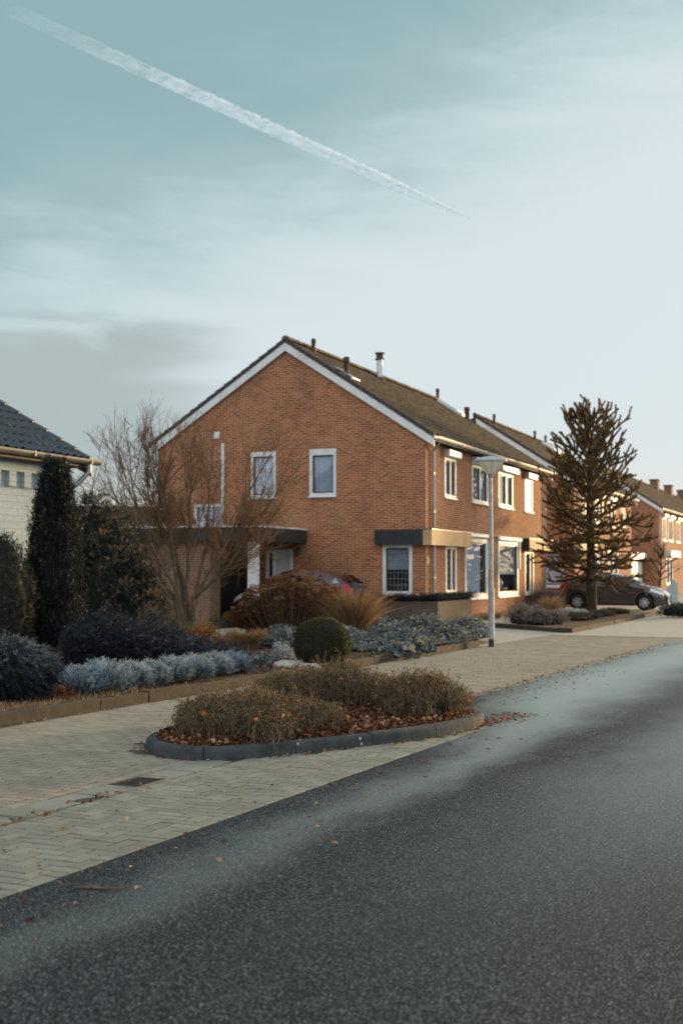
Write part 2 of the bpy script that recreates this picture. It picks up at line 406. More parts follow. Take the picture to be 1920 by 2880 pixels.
def pavermat(name, stops, dirt=None):
    m_, nt = newmat(name)
    a = nt.n('ShaderNodeAttribute', attribute_name='tint')
    co = nt.n('ShaderNodeTexCoord').outputs['Object']
    c = nt.ramp(a.outputs['Fac'], stops)
    sp = nt.noise(co, 90.0, 3, 0.7)
    c = nt.mix(nt.math('MULTIPLY', nt.smooth(sp, 0.45, 0.75), 0.35), c, tuple(0.45 * v for v in stops[0][1]))
    if dirt:
        c = nt.mix(nt.math('MULTIPLY', nt.smooth(nt.noise(co, 0.9, 6, 0.65), 0.45, 0.7), 0.55), c, dirt)
    bp = nt.n('ShaderNodeBump', {'Strength': 0.35, 'Distance': 0.004, 'Height': nt.noise(co, 160.0, 3, 0.6)})
    b = nt.n('ShaderNodeBsdfPrincipled', {'Base Color': c, 'Roughness': 0.85, 'Specular IOR Level': 0.3, 'Normal': bp.outputs[0]})
    out(nt, b.outputs[0]); M[name] = m_
pavermat('paver', [(0.0,(0.262,0.230,0.168)),(0.5,(0.308,0.272,0.202)),(1.0,(0.355,0.315,0.236))], (0.215,0.188,0.138))
pavermat('paver_bay', [(0.0,(0.200,0.205,0.165)),(0.5,(0.235,0.242,0.196)),(1.0,(0.272,0.280,0.228))], (0.18,0.17,0.13))

# far pavement: one sheet with brick bond, paler colour painting in its warm light
m_, nt = newmat('pavement_sheet')
co = nt.n('ShaderNodeTexCoord').outputs['Object']
br = nt.n('ShaderNodeTexBrick', {'Vector': co, 'Color1': (0.48,0.455,0.365,1), 'Color2': (0.42,0.395,0.315,1), 'Mortar': (0.20,0.175,0.13,1), 'Scale': 1.0, 'Mortar Size': 0.006,
         'Brick Width': 0.21, 'Row Height': 0.105})
c = nt.mix(nt.math('MULTIPLY', nt.smooth(nt.noise(co, 0.5, 6, 0.65), 0.42, 0.7), 0.45), br.outputs[0], (0.46,0.42,0.33))
c = nt.mix(nt.math('MULTIPLY', nt.smooth(nt.noise(co, 1.7, 6, 0.7), 0.55, 0.75), 0.4), c, (0.24,0.20,0.145))
out(nt, nt.n('ShaderNodeBsdfPrincipled', {'Base Color': c, 'Roughness': 0.85, 'Specular IOR Level': 0.3}).outputs[0])
M['pavement_sheet'] = m_
m_, nt = newmat('joint_sand')
co = nt.n('ShaderNodeTexCoord').outputs['Object']
c = nt.ramp(nt.noise(co, 3.0, 6, 0.7), [(0.3, (0.030,0.025,0.018)), (0.7, (0.085,0.07,0.052))])
out(nt, nt.n('ShaderNodeBsdfPrincipled', {'Base Color': c, 'Roughness': 0.95}).outputs[0])
M['joint_sand'] = m_

# asphalt: dark binder, pale aggregate chips, dry dusty bands with far sheen painted in
m_, nt = newmat('asphalt')
co = nt.n('ShaderNodeTexCoord').outputs['Object']
ax, ay, az = nt.sep(co)
v1 = nt.n('ShaderNodeTexVoronoi', {'Vector': co, 'Scale': 200.0, 'Randomness': 1.0}, feature='F1')
h1 = nt.sep(v1.outputs['Color'])[0]
v2 = nt.n('ShaderNodeTexVoronoi', {'Vector': co, 'Scale': 95.0, 'Randomness': 1.0}, feature='F1')
h2 = nt.sep(v2.outputs['Color'])[1]
chip = nt.ramp(h1, [(0.0, (0.003,0.0045,0.006)), (0.45, (0.008,0.0115,0.014)), (0.74, (0.020,0.027,0.031)), (0.88, (0.075,0.092,0.098)), (1.0, (0.36,0.40,0.41))])
chip = nt.mix(nt.math('MULTIPLY', nt.math('GREATER_THAN', h2, 0.965), nt.smooth(v2.outputs['Distance'], 0.42, 0.25)), chip, (0.30,0.30,0.285))
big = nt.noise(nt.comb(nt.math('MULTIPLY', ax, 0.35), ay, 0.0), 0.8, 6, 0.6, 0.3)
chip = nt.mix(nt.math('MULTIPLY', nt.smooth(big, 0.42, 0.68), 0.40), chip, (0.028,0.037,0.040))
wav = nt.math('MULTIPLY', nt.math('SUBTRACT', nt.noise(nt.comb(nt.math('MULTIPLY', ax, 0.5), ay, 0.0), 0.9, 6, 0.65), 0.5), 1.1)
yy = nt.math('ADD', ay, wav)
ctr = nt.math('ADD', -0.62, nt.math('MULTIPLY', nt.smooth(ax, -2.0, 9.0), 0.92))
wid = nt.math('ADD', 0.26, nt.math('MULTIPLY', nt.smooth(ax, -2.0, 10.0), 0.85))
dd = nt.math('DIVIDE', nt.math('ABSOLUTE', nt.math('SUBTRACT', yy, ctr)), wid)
dust_sheen = nt.math('MULTIPLY', nt.smooth(dd, 1.75, -0.1), nt.smooth(ax, -8.0, 6.0, 0.22, 1.0))
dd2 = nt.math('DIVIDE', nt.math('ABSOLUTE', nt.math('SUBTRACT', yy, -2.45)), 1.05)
dust_sheen2 = nt.math('MULTIPLY', nt.smooth(dd2, 1.5, 0.0), nt.smooth(ax, -6.5, 1.0, 0.02, 0.62))
crk = nt.n('ShaderNodeTexVoronoi', {'Vector': nt.n('ShaderNodeVectorMath', {0: co, 1: nt.n('ShaderNodeVectorMath', {0: nt.noise(co, 1.8, 4, 0.6, 0, 1), 1: (0.5, 0.5, 0.5)}, operation='SCALE').outputs[0]}, operation='ADD').outputs[0], 'Scale': 0.23}, feature='DISTANCE_TO_EDGE')
crm = nt.math('MULTIPLY', nt.smooth(crk.outputs['Distance'], 0.012, 0.004), nt.smooth(nt.noise(co, 0.35, 2), 0.52, 0.60))
chip = nt.mix(nt.math('MULTIPLY', crm, 0.6), chip, (0.008, 0.009, 0.010))
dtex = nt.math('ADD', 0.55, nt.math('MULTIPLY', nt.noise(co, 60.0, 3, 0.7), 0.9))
dsum = nt.math('MULTIPLY', nt.math('ADD', dust_sheen, dust_sheen2), dtex, clamp=True)
c = nt.mix(nt.math('MULTIPLY', dsum, nt.smooth(ax, -6.0, 9.0, 0.50, 0.88)), chip, (0.385,0.455,0.43))  # bands gain strength down the road: distant sheen put into colour
bp = nt.n('ShaderNodeBump', {'Strength': 0.45, 'Distance': 0.004, 'Height': nt.math('SUBTRACT', 1.0, v1.outputs['Distance'])})
out(nt, nt.n('ShaderNodeBsdfPrincipled', {'Base Color': c, 'Roughness': nt.smooth(big, 0.3, 0.7, 0.58, 0.70), 'Specular IOR Level': 0.07, 'Normal': bp.outputs[0]}).outputs[0])
M['asphalt'] = m_

# ================================================================== THE SETTING: ground, road, pavement, kerbs
def sheet(name, pts, z, mat, loc, rz, kind='structure'):
    mb = MB(); mb.add([(x, y, z) for x, y in pts], [tuple(range(len(pts)))])
    o = mb.build(name, M[mat]); o.location = loc; o.rotation_euler = (0, 0, rz); o['kind'] = kind
    return o
E3 = (E0[0], E0[1], 0)
g = sheet('ground', [(-900, -300), (900, -300), (900, 1500), (-900, 1500)], -0.05, 'ground_far', (0, 0, 0), 0)
# carriageway: its left edge steps out 1.15 m behind the planted island
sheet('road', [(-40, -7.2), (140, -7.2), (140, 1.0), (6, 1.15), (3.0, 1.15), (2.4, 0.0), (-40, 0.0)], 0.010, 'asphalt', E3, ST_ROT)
sheet('opposite_pavement', [(-40, -7.21), (-40, -12), (140, -12), (140, -7.21)], 0.03, 'pavement_sheet', E3, ST_ROT)
sheet('pavement', [(-30, 0.02), (2.4, 0.02), (3.0, 1.17), (140, 1.02), (140, 22), (-30, 22)], 0.002, 'pavement_sheet', E3, ST_ROT)

ISLAND = [(-0.93,1.32),(-1.02,1.62),(-0.88,2.0),(-0.55,2.3),(-0.1,2.45),(0.6,2.55),(1.5,2.5),(2.3,2.3),(2.9,1.8),(3.2,1.2),(3.15,0.62),(2.9,0.27),(2.45,0.09),(1.9,0.09),(1.3,0.22),(0.6,0.47),(-0.05,0.80),(-0.6,1.08)]
def smooth_ring(pts, it=2):
    p = [Vector((x, y)) for x, y in pts]
    for _ in range(it):
        q = []
        for i in range(len(p)):
            a, b = p[i], p[(i + 1) % len(p)]
            q += [a * 0.75 + b * 0.25, a * 0.25 + b * 0.75]
        p = q
    return p
ISL = smooth_ring(ISLAND)
def inset_ring(ring, d):
    n = len(ring); res = []
    area = sum(ring[i].x * ring[(i+1) % n].y - ring[(i+1) % n].x * ring[i].y for i in range(n))
    sg = 1 if area > 0 else -1
    for i in range(n):
        t = (ring[(i + 1) % n] - ring[i - 1]).normalized()
        res.append(ring[i] + Vector((-t.y, t.x)) * d * sg)
    return res
def in_poly(x, y, ring):
    c = False; n = len(ring)
    for i in range(n):
        x1, y1 = ring[i][0], ring[i][1]; x2, y2 = ring[i-1][0], ring[i-1][1]
        if (y1 > y) != (y2 > y) and x < (x2 - x1) * (y - y1) / (y2 - y1) + x1: c = not c
    return c

def bricks(name, items, mat, top=0.009, tilt=0.0008):
    """items: (a, b, half_a, half_b); each brick a chamfered top with its own tint"""
    n = len(items); A = np.array(items, dtype=np.float64)
    sx = np.array([-1, 1, 1, -1]); sy = np.array([-1, -1, 1, 1])
    V = np.zeros((n, 8, 3))
    jit = RG.normal(0, 0.0012, (n, 2))
    for j in range(4):
        V[:, j, 0] = A[:, 0] + jit[:, 0] + sx[j] * A[:, 2]; V[:, j, 1] = A[:, 1] + jit[:, 1] + sy[j] * A[:, 3]; V[:, j, 2] = 0.0
        V[:, 4+j, 0] = A[:, 0] + jit[:, 0] + sx[j] * (A[:, 2] - 0.003); V[:, 4+j, 1] = A[:, 1] + jit[:, 1] + sy[j] * (A[:, 3] - 0.003); V[:, 4+j, 2] = top
    V[:, 4:, 2] += RG.normal(0, tilt, (n, 1)) + RG.normal(0, tilt * 0.5, (n, 4))
    base = np.array([(4,5,6,7),(0,1,5,4),(1,2,6,5),(2,3,7,6),(3,0,4,7)])
    F = (base[None] + (np.arange(n) * 8)[:, None, None]).reshape(-1, 4)
    o = np_mesh(name, V.reshape(-1, 3), F, M[mat], tint=np.repeat(RG.random(n), 8))
    o.location = E3; o.rotation_euler = (0, 0, ST_ROT); o['kind'] = 'structure'
    return o
sheet('joint_bed', [(-14, 0.03), (2.3, 0.03), (2.9, 1.2), (21, 1.2), (21, 4.5), (-14, 4.5)], 0.006, 'joint_sand', E3, ST_ROT)
u = 0.105
its = []
# herringbone in the bay beside the asphalt
for i in range(-115, 60):
    for j in range(-1, 12):
        r = (i - j) % 4
        if r == 0: a, b, ha, hb = (i + 1) * u, (j + 0.5) * u, u, u / 2
        elif r == 3: a, b, ha, hb = (i + 0.5) * u, (j + 1) * u, u / 2, u
        else: continue
        b += 0.02
        lo_, hi_ = max(b - hb, 0.012), min(b + hb, 1.172)
        if hi_ - lo_ < 0.03: continue
        b, hb = (lo_ + hi_) / 2, (hi_ - lo_) / 2
        if a > 2.3 or in_poly(a, b, ISL): continue
        its.append((a, b, ha - 0.0044, hb - 0.0044))
bricks('herringbone_paving', its, 'paver_bay')
# pavement: courses laid across the walk, running bond
its = []
for i in range(-128, 196):
    a = (i + 0.5) * u
    off = (i % 2) * u
    for j in range(0, 17):
        b0 = (1.62 if a < 2.6 else 1.22) + off + (j - 1) * 2 * u
        b1 = b0 + 2 * u; b0 = max(b0, 1.615 if a < 2.6 else 1.215)
        if b0 > 4.44 or b1 - b0 < 0.04: continue
        b1 = min(b1, 4.46)
        if in_poly(a, (b0 + b1) / 2, ISL) or in_poly(a, b0 + .03, ISL): continue
        if b1 - b0 < 0.05: continue
        its.append((a, (b0 + b1) / 2, u / 2 - 0.0044, (b1 - b0) / 2 - 0.0044))
    if a < -0.4: its.append((a, 1.555, u / 2 - 0.0025, 0.055))
bricks('pavement_bricks', its, 'paver')
# gutter: a row of square concrete tiles, with the gap for the drain
GR = (-2.25, -1.80)
its = []
a = -13.8
while a < 0.0:
    if not (a + 0.3 > GR[0] and a < GR[1]) and not in_poly(a + .15, 1.33, ISL):
        its.append((a + 0.15, 1.335, 0.1465, 0.1465))
    a += 0.3
for k in range(12):
    a = -1.05 + k * .1
    if not in_poly(a + .05, 1.33, ISL) and in_poly(a + .35, 1.33, ISL): its.append((a + .05, 1.335, .046, .1465))
bricks('gutter_tiles', its, 'paver_bay', 0.010, 0.003)

def placed(o, label=None, cat=None, loc=E3, rz=ST_ROT, **k):
    o.location = loc; o.rotation_euler = (0, 0, rz)
    if label: tag(o, label, cat, **k)
    return o
# drain: a sunk iron grate
dr = T('drain_grate', 'rusty iron drain grate sunk in the gutter beside the brick pavement', 'drain', SW(-2.10, 1.335, 0.0), ST_ROT)
mb = MB()
mb.box(-.20,-.17,-.13,.13,-.02,.012).box(.17,.20,-.13,.13,-.02,.012).box(-.17,.17,-.13,-.105,-.02,.012).box(-.17,.17,.105,.13,-.02,.012)
mb.build('rim', M['iron'], dr, bevel=0.003)
MB().box(-.298,-.203,-.146,.146,-.02,.010).box(.203,.298,-.146,.146,-.02,.010).box(-.202,.202,.133,.146,-.02,.010).box(-.202,.202,-.146,-.133,-.02,.010).build('surround', M['concrete_tile'], dr)
mb = MB()
for k in range(8):
    x = -.15 + k * .0428
    mb.add([(x-.013,-.105,.010),(x+.007,-.105,.010),(x+.013,.105,.010),(x-.007,.105,.010),(x-.013,-.105,-.02),(x+.007,-.105,-.02),(x+.013,.105,-.02),(x-.007,.105,-.02)],
           [(0,1,2,3),(0,4,5,1),(1,5,6,2),(2,6,7,3),(3,7,4,0),(4,7,6,5)])
mb.build('bars', M['iron'], dr)
MB().box(-.17,.17,-.105,.105,.0062,.0075).build('pit', M['pit_dark'], dr)  # thin black plate standing in for the shaded depth below the bars

# island kerb: separate stones with rounded nose
def arclen(ring):
    L = [0]
    for i in range(len(ring)): L.append(L[-1] + (ring[(i+1) % len(ring)] - ring[i]).length)
    return L
outer = ISL; L = arclen(outer); total = L[-1]
def at_len(ring, l):
    l = l % total
    for i in range(len(ring)):
        if L[i+1] >= l:
            f = (l - L[i]) / max(1e-9, L[i+1] - L[i]); return ring[i].lerp(ring[(i+1) % len(ring)], f)
    return ring[0]
prof = [(0.0, -0.04), (0.004, 0.080), (0.011, 0.102), (0.026, 0.116), (0.05, 0.121), (0.095, 0.121), (0.105, 0.113), (0.107, 0.0)]
insets = [inset_ring(outer, d) for d, _ in prof]
mb = MB()
nst = 12; seg = total / nst; NS = 10
for s_ in range(nst):
    l0 = s_ * seg + 0.004; l1 = (s_ + 1) * seg - 0.004
    o = len(mb.v)
    dz_ = random.uniform(-.004, .004)
    for k in range(NS + 1):
        l = l0 + (l1 - l0) * k / NS
        for d, (pd, pz) in enumerate(prof):
            p = at_len(insets[d], l); mb.v.append((p.x, p.y, pz + dz_))
    n = len(prof)
    for k in range(NS):
        for d in range(n - 1): mb.f.append((o + k*n + d, o + (k+1)*n + d, o + (k+1)*n + d + 1, o + k*n + d + 1))
    mb.f.append(tuple(o + d for d in range(n - 1, -1, -1))); mb.f.append(tuple(o + NS*n + d for d in range(n)))
placed(mb.build('island_kerb', M['concrete_island'], smooth=False)); bpy.data.objects['island_kerb']['kind'] = 'structure'
ISL_IN = inset_ring(outer, 0.10)
mb = MB(); mb.add([(p.x, p.y, 0.085) for p in ISL_IN], [tuple(range(len(ISL_IN)))])
o = placed(mb.build('island_soil', M['soil'])); o['kind'] = 'structure'

# garden kerb stones along the back of the pavement (a gap where the topiary has grown over it)
def kerb_run(name, p0, p1, h, wd, step, mat, gap=None, z0=0.0):
    mb = MB()
    d = Vector((p1[0]-p0[0], p1[1]-p0[1])); Lg = d.length; d.normalize(); nrm = Vector((-d.y, d.x))
    x = 0.0
    while x < Lg - 0.1:
        e = min(x + step - 0.008, Lg)
        if not (gap and x + step * 0.5 > gap[0] and x + step*0.5 < gap[1]):
            hz = h + random.uniform(-.012, .012); jo = random.uniform(-.008, .008)
            a0 = Vector(p0) + d * x + nrm * jo; a1 = Vector(p0) + d * e + nrm * (jo + random.uniform(-.006, .006)); b0 = a0 + nrm * wd; b1 = a1 + nrm * wd
            c = 0.008
            base = [a0, a1, b1, b0]; inn = [a0 + nrm*c + d*c, a1 + nrm*c - d*c, b1 - nrm*c - d*c, b0 - nrm*c + d*c]
            vs = [(p.x, p.y, -0.05) for p in base] + [(p.x, p.y, hz - c) for p in base] + [(p.x, p.y, hz) for p in inn]
            fs = [(8,9,10,11)] + [(i, (i+1) % 4, 4 + (i+1) % 4, 4 + i) for i in range(4)] + [(4+i, 4+(i+1) % 4, 8+(i+1) % 4, 8+i) for i in range(4)]
            mb.add(vs, fs)
        x += step
    o = placed(mb.build(name, M[mat])); o['kind'] = 'structure'; return o
kerb_run('garden_kerb', (-14.0, 4.50), (15.6, 4.55), 0.135, 0.10, 1.0, 'concrete_kerb', gap=(21.6, 23.0))
# planted beds
sheet('garden_soil', [(-14, 4.58), (15.4, 4.63), (17.0, 5.0), (17.6, 6.2), (18.2, 8.2), (13.5, 13), (-14, 13)], 0.085, 'soil', E3, ST_ROT)
BED = [(22.1, 4.35), (21.5, 4.05), (35.0, 3.85), (35.4, 4.3), (33.5, 6.6), (27.0, 7.8), (23.6, 7.9), (22.6, 6.6)]
def to_st(x, y):
    return ((x - E0[0]) * SA[0] + (y - E0[1]) * SA[1], -(x - E0[0]) * SA[1] + (y - E0[1]) * SA[0])
B0 = to_st(5.80, 33.3); B1 = to_st(11.6, 47.6); B2 = to_st(4.35, 36.3)
B3 = to_st(10.2, 48.4); B4 = to_st(6.2, 38.5)
sheet('tree_bed', [B0, B1, B3, B4, B2], 0.07, 'soil', E3, ST_ROT)
kerb_run('bed_kerb', B0, B1, 0.12, -0.10, 1.0, 'concrete_kerb')
kerb_run('bed_kerb', B2, B0, 0.12, -0.10, 1.0, 'concrete_kerb')

# ================================================================== HOUSES
def wall_grid(mb, fmap, u0, u1, z0, z1, holes, reveal):
    us = sorted({u0, u1, *[h[0] for h in holes], *[h[1] for h in holes]})
    zs = sorted({z0, z1, *[h[2] for h in holes], *[h[3] for h in holes]})
    for i in range(len(us) - 1):
        for j in range(len(zs) - 1):
            cu, cz = (us[i] + us[i+1]) / 2, (zs[j] + zs[j+1]) / 2
            if any(h[0] < cu < h[1] and h[2] < cz < h[3] for h in holes): continue
            mb.add([fmap(us[i], 0, zs[j]), fmap(us[i+1], 0, zs[j]), fmap(us[i+1], 0, zs[j+1]), fmap(us[i], 0, zs[j+1])], [(0,1,2,3)])
    for h in holes:
        c = [(h[0], h[2]), (h[1], h[2]), (h[1], h[3]), (h[0], h[3])]
        for k in range(4):
            p, q_ = c[k], c[(k+1) % 4]
            mb.add([fmap(p[0], 0, p[1]), fmap(q_[0], 0, q_[1]), fmap(q_[0], -reveal, q_[1]), fmap(p[0], -reveal, p[1])], [(0,1,2,3)])
def mbox(mb, fmap, u0, u1, d0, d1, z0, z1):
    a = fmap(u0, d0, z0); b = fmap(u1, d1, z1)
    return mb.box(a[0], b[0], a[1], b[1], a[2], b[2])
FAC = lambda u_, d, z: (u_, -d, z)       # street front: u = s, outwards = -t
GAB = lambda u_, d, z: (-d, u_, z)       # gable: u = t, outwards = -s

def window(par, fmap, u0, u1, z0, z1, fw=0.075, mull=(), box=False, sill=True, inside='curtain_white', sash=True, frame='white_paint', boxlen=0.0, cover=(0, 1), closed=False, depth=0.12, drop=0.0, lead=None, thick_top=0.0):
    w_ = MB()
    e = 0.012
    for (a, b, c, d) in ((u0-e, u0+fw, z0-e, z1+e), (u1-fw, u1+e, z0-e, z1+e), (u0+fw, u1-fw, z0-e, z0+fw), (u0+fw, u1-fw, z1-fw-thick_top, z1+e)):
        mbox(w_, fmap, a, b, 0.018, -0.07, c, d)
    for mu in mull: mbox(w_, fmap, mu - fw*0.5, mu + fw*0.5, 0.014, -0.07, z0+fw, z1-fw)
    fr = w_.build('window', M[frame], par)
    edges = [u0 + fw] + [x for mu in mull for x in (mu - fw*0.5, mu + fw*0.5)] + [u1 - fw]
    if closed:
        s_ = MB(); nsl = int((z1 - z0) / 0.055)
        for k in range(nsl):
            zz = z0 + fw + k * (z1 - z0 - 2*fw) / nsl
            mbox(s_, fmap, u0 + fw, u1 - fw, -0.02, -0.035, zz + 0.003, zz + (z1 - z0 - 2*fw) / nsl - 0.003)
        s_.build('roller_shutter', M['white_plastic'], fr)
    else:
        for k in range(0, len(edges), 2):
            a, b = edges[k], edges[k+1]
            zt = z1 - fw - thick_top
            if sash:
                s_ = MB(); sw = 0.035
                for (p, q_, c, d) in ((a, a+sw, z0+fw, zt), (b-sw, b, z0+fw, zt), (a+sw, b-sw, z0+fw, z0+fw+sw), (a+sw, b-sw, zt-sw, zt)):
                    mbox(s_, fmap, p, q_, -0.03, -0.065, c, d)
                s_.build('sash', M['dark_frame'], fr)
            g_ = MB(); g_.add([fmap(a, -0.05, z0+fw), fmap(b, -0.05, z0+fw), fmap(b, -0.05, zt), fmap(a, -0.05, zt)], [(0,1,2,3)])
            g_.build('pane', M['glass'], fr)
            if lead:
                l_ = MB(); nu, nz_ = lead
                for i in range(1, nu):
                    uu = a + (b - a) * i / nu; mbox(l_, fmap, uu-.007, uu+.007, -0.040, -0.047, z0+fw, zt)
                for j in range(1, nz_):
                    zz = z0 + fw + (zt - z0 - fw) * j / nz_; mbox(l_, fmap, a, b, -0.0405, -0.0475, zz-.007, zz+.007)
                l_.build('leading', M['lead'], fr)
            if inside and inside != 'none':
                n = max(8, int((b - a) / 0.02)); c_ = MB(); zb = z0 + fw + drop * (zt - z0 - fw)
                ca, cb = a + (b-a)*cover[0], a + (b-a)*cover[1]
                for i in range(n + 1):
                    uu = ca + (cb - ca) * i / n; d = -0.10 + 0.022 * math.sin(i * 1.15) + 0.012 * math.sin(i * 0.41 + k)
                    c_.v += [fmap(uu, d, zb), fmap(uu, d, zt)]
                c_.f = [(2*i, 2*i+2, 2*i+3, 2*i+1) for i in range(n)]
                c_.build('curtain', M[inside], fr, smooth=True)
    if sill:
        s_ = MB(); mbox(s_, fmap, u0-.04, u1+.04, 0.07, 0.0, z0-.06, z0-.014); s_.build('sill', M[frame], fr, bevel=0.006)
    if box:
        s_ = MB(); mbox(s_, fmap, u0-.06, u1+.06+boxlen, 0.19, 0.001, z1+.014, z1+.235); s_.build('shutter_box', M['white_plastic'], fr, bevel=0.03)
    return fr

def tile_slope(nx, ny, Lx, Ly, amp, step, prof='wave', sub=6):
    """local sheet: x along the eaves, y up the slope, z the height of the tile surface"""
    tx = Lx / nx
    xs = np.linspace(0, Lx, nx * sub + 1)
    if prof == 'roman':
        ph = (xs / tx) % 1.0
        hx = np.where(ph < 0.55, np.sin(np.pi * ph / 0.55) * amp, -np.sin(np.pi * (ph - 0.55) / 0.45) * amp * 0.28)
    else:
        hx = amp * np.cos(2 * np.pi * xs / tx)
    V = []; rows = 0
    for j in range(ny):
        y0 = Ly * j / ny; y1 = Ly * (j + 1) / ny
        jit = np.repeat(RG.normal(0, 0.004, nx + 1), sub)[:len(xs)]
        V.append(np.stack([xs, np.full_like(xs, y0) + jit, hx + step + jit], 1))
        V.append(np.stack([xs, np.full_like(xs, y1), hx], 1)); rows += 2
    V = np.concatenate(V); nxp = len(xs)
    F = []
    ii = np.arange(nxp - 1)
    for r in range(rows - 1):
        F.append(np.stack([r*nxp + ii, r*nxp + ii + 1, (r+1)*nxp + ii + 1, (r+1)*nxp + ii], 1))
    return V, np.concatenate(F)
def slope_place(V, origin, ex, ey):
    ex = np.array(ex, float); ey = np.array(ey, float); ez = np.cross(ex, ey); ez /= np.linalg.norm(ez)
    if ez[2] < 0: ez = -ez
    return np.array(origin, float) + V[:, :1] * ex + V[:, 1:2] * ey + V[:, 2:3] * ez

def pitched_roof(par, Lg, W, z_eave, z_ridge, s0, s1, t_over, tile='tile_mossy', tile_w=0.30, course=0.345, amp=0.012, step=0.025, prof='wave', ridge='tile_ridge', edge='tile_edge', barge='white_paint', ends=(True, True)):
    tm = W / 2
    rise = z_ridge - z_eave; run = tm + t_over; Ls = math.hypot(rise, run)
    nx = int((s1 - s0) / tile_w); ny = int(Ls / course)
    V, F = tile_slope(nx, ny, s1 - s0, Ls, amp, step, prof)
    up_f = (0, run / Ls, rise / Ls); up_b = (0, -run / Ls, rise / Ls)
    A = slope_place(V, (s0, -t_over, z_eave), (1, 0, 0), up_f)
    B = slope_place(V, (s0, W + t_over, z_eave), (1, 0, 0), up_b)
    th = 0.05
    def under(t_edge, sg):
        return MB().prism([(s0 + .03, t_edge + sg*.02, z_eave - .02), (s0 + .03, tm, z_ridge - .02), (s0 + .03, tm, z_ridge - .02 - th), (s0 + .03, t_edge + sg*.02, z_eave - .02 - th)],
                          [(s1 - .03, t_edge + sg*.02, z_eave - .02), (s1 - .03, tm, z_ridge - .02), (s1 - .03, tm, z_ridge - .02 - th), (s1 - .03, t_edge + sg*.02, z_eave - .02 - th)])
    rf = np_mesh('roof', np.concatenate([A, B]), np.concatenate([F, F + len(A)]), M[tile], par, smooth=False)
    for t_edge, sg in ((-t_over, 1), (W + t_over, -1)):
        under(t_edge, sg).build('roof_boarding', M['black_timber'], rf)
    # ridge caps
    mb = MB(); n = int((s1 - s0) / 0.4)
    for k in range(n):
        a = s0 + (s1 - s0) * k / n; b = s0 + (s1 - s0) * (k + 1) / n + .02
        r0, r1 = 0.125 + random.uniform(-.004,.004), 0.112
        ring = lambda x, r: [(x, tm + r * math.cos(q_), z_ridge - 0.005 + r * math.sin(q_) * 0.95) for q_ in [math.pi * i / 8 for i in range(9)]]
        o = len(mb.v); mb.v += ring(a, r0) + ring(b, r1)
        mb.f += [(o + i, o + i + 1, o + 9 + i + 1, o + 9 + i) for i in range(8)] + [tuple(o + i for i in range(8, -1, -1))]
    mb.build('ridge', M[ridge], rf)
    # verge tiles and white barge boards at both ends
    for end, x in ((0, s0), (1, s1)):
        if not ends[end]: continue
        sg = -1 if end == 0 else 1
        for nm in ('front', 'rear'):
            te, tdir = (-t_over, 1) if nm == 'front' else (W + t_over, -1)
            P = lambda f, dz_: (te + tdir * run * f, z_eave + rise * f + dz_)
            mb = MB()
            for k in range(ny):
                f0, f1 = k / ny, (k + 1) / ny - 0.004
                a0, a1 = P(f0, 0.055), P(f1, 0.03); b0, b1 = P(f0, -0.075), P(f1, -0.10)
                xa, xb = x + sg * 0.035, x - sg * 0.09
                mb.prism([(xa, *a0), (xa, *a1), (xa, *b1), (xa, *b0)], [(xb, *a0), (xb, *a1), (xb, *b1), (xb, *b0)])
            mb.build('verge_tiles', M[edge], rf)
            bo = sg * 0.012
            hb = 0.245
            a0, a1 = P(0.0, -0.10), P(1.0, -0.10); b0, b1 = P(0.0, -0.10 - hb), P(1.0, -0.10 - hb)
            xa, xb = x + bo, x + bo - sg * 0.03
            MB().prism([(xa, *a0), (xa, *a1), (xa, *b1), (xa, *b0)], [(xb, *a0), (xb, *a1), (xb, *b1), (xb, *b0)]).build('barge_board', M[barge], par)
    return rf

def vent(par, s_, t_, z, h, r=0.065, mat='clay_pipe', name='roof_vent', cap=True):
    mb = MB(); prof_ = [(r*1.25, -0.25), (r*1.2, 0.04), (r, 0.08), (r*0.95, h*0.7), (r*1.15, h*0.72), (r*1.15, h*0.95), (r*0.8, h), (0.001, h)]
    mb.lathe(prof_, 12, (s_, t_, z)); return mb.build(name, M[mat], par, smooth=True)

def downpipe(par, pts, r=0.045, mat='zinc', brackets=()):
    mb = MB().tube(pts, r, 10)
    for (x, y, z) in brackets: mb.box(x - r*1.25, x + r*1.25, y - r*1.25, y + r*1.25, z - .02, z + .02)
    return mb.build('downpipe', M[mat], par, smooth=False)

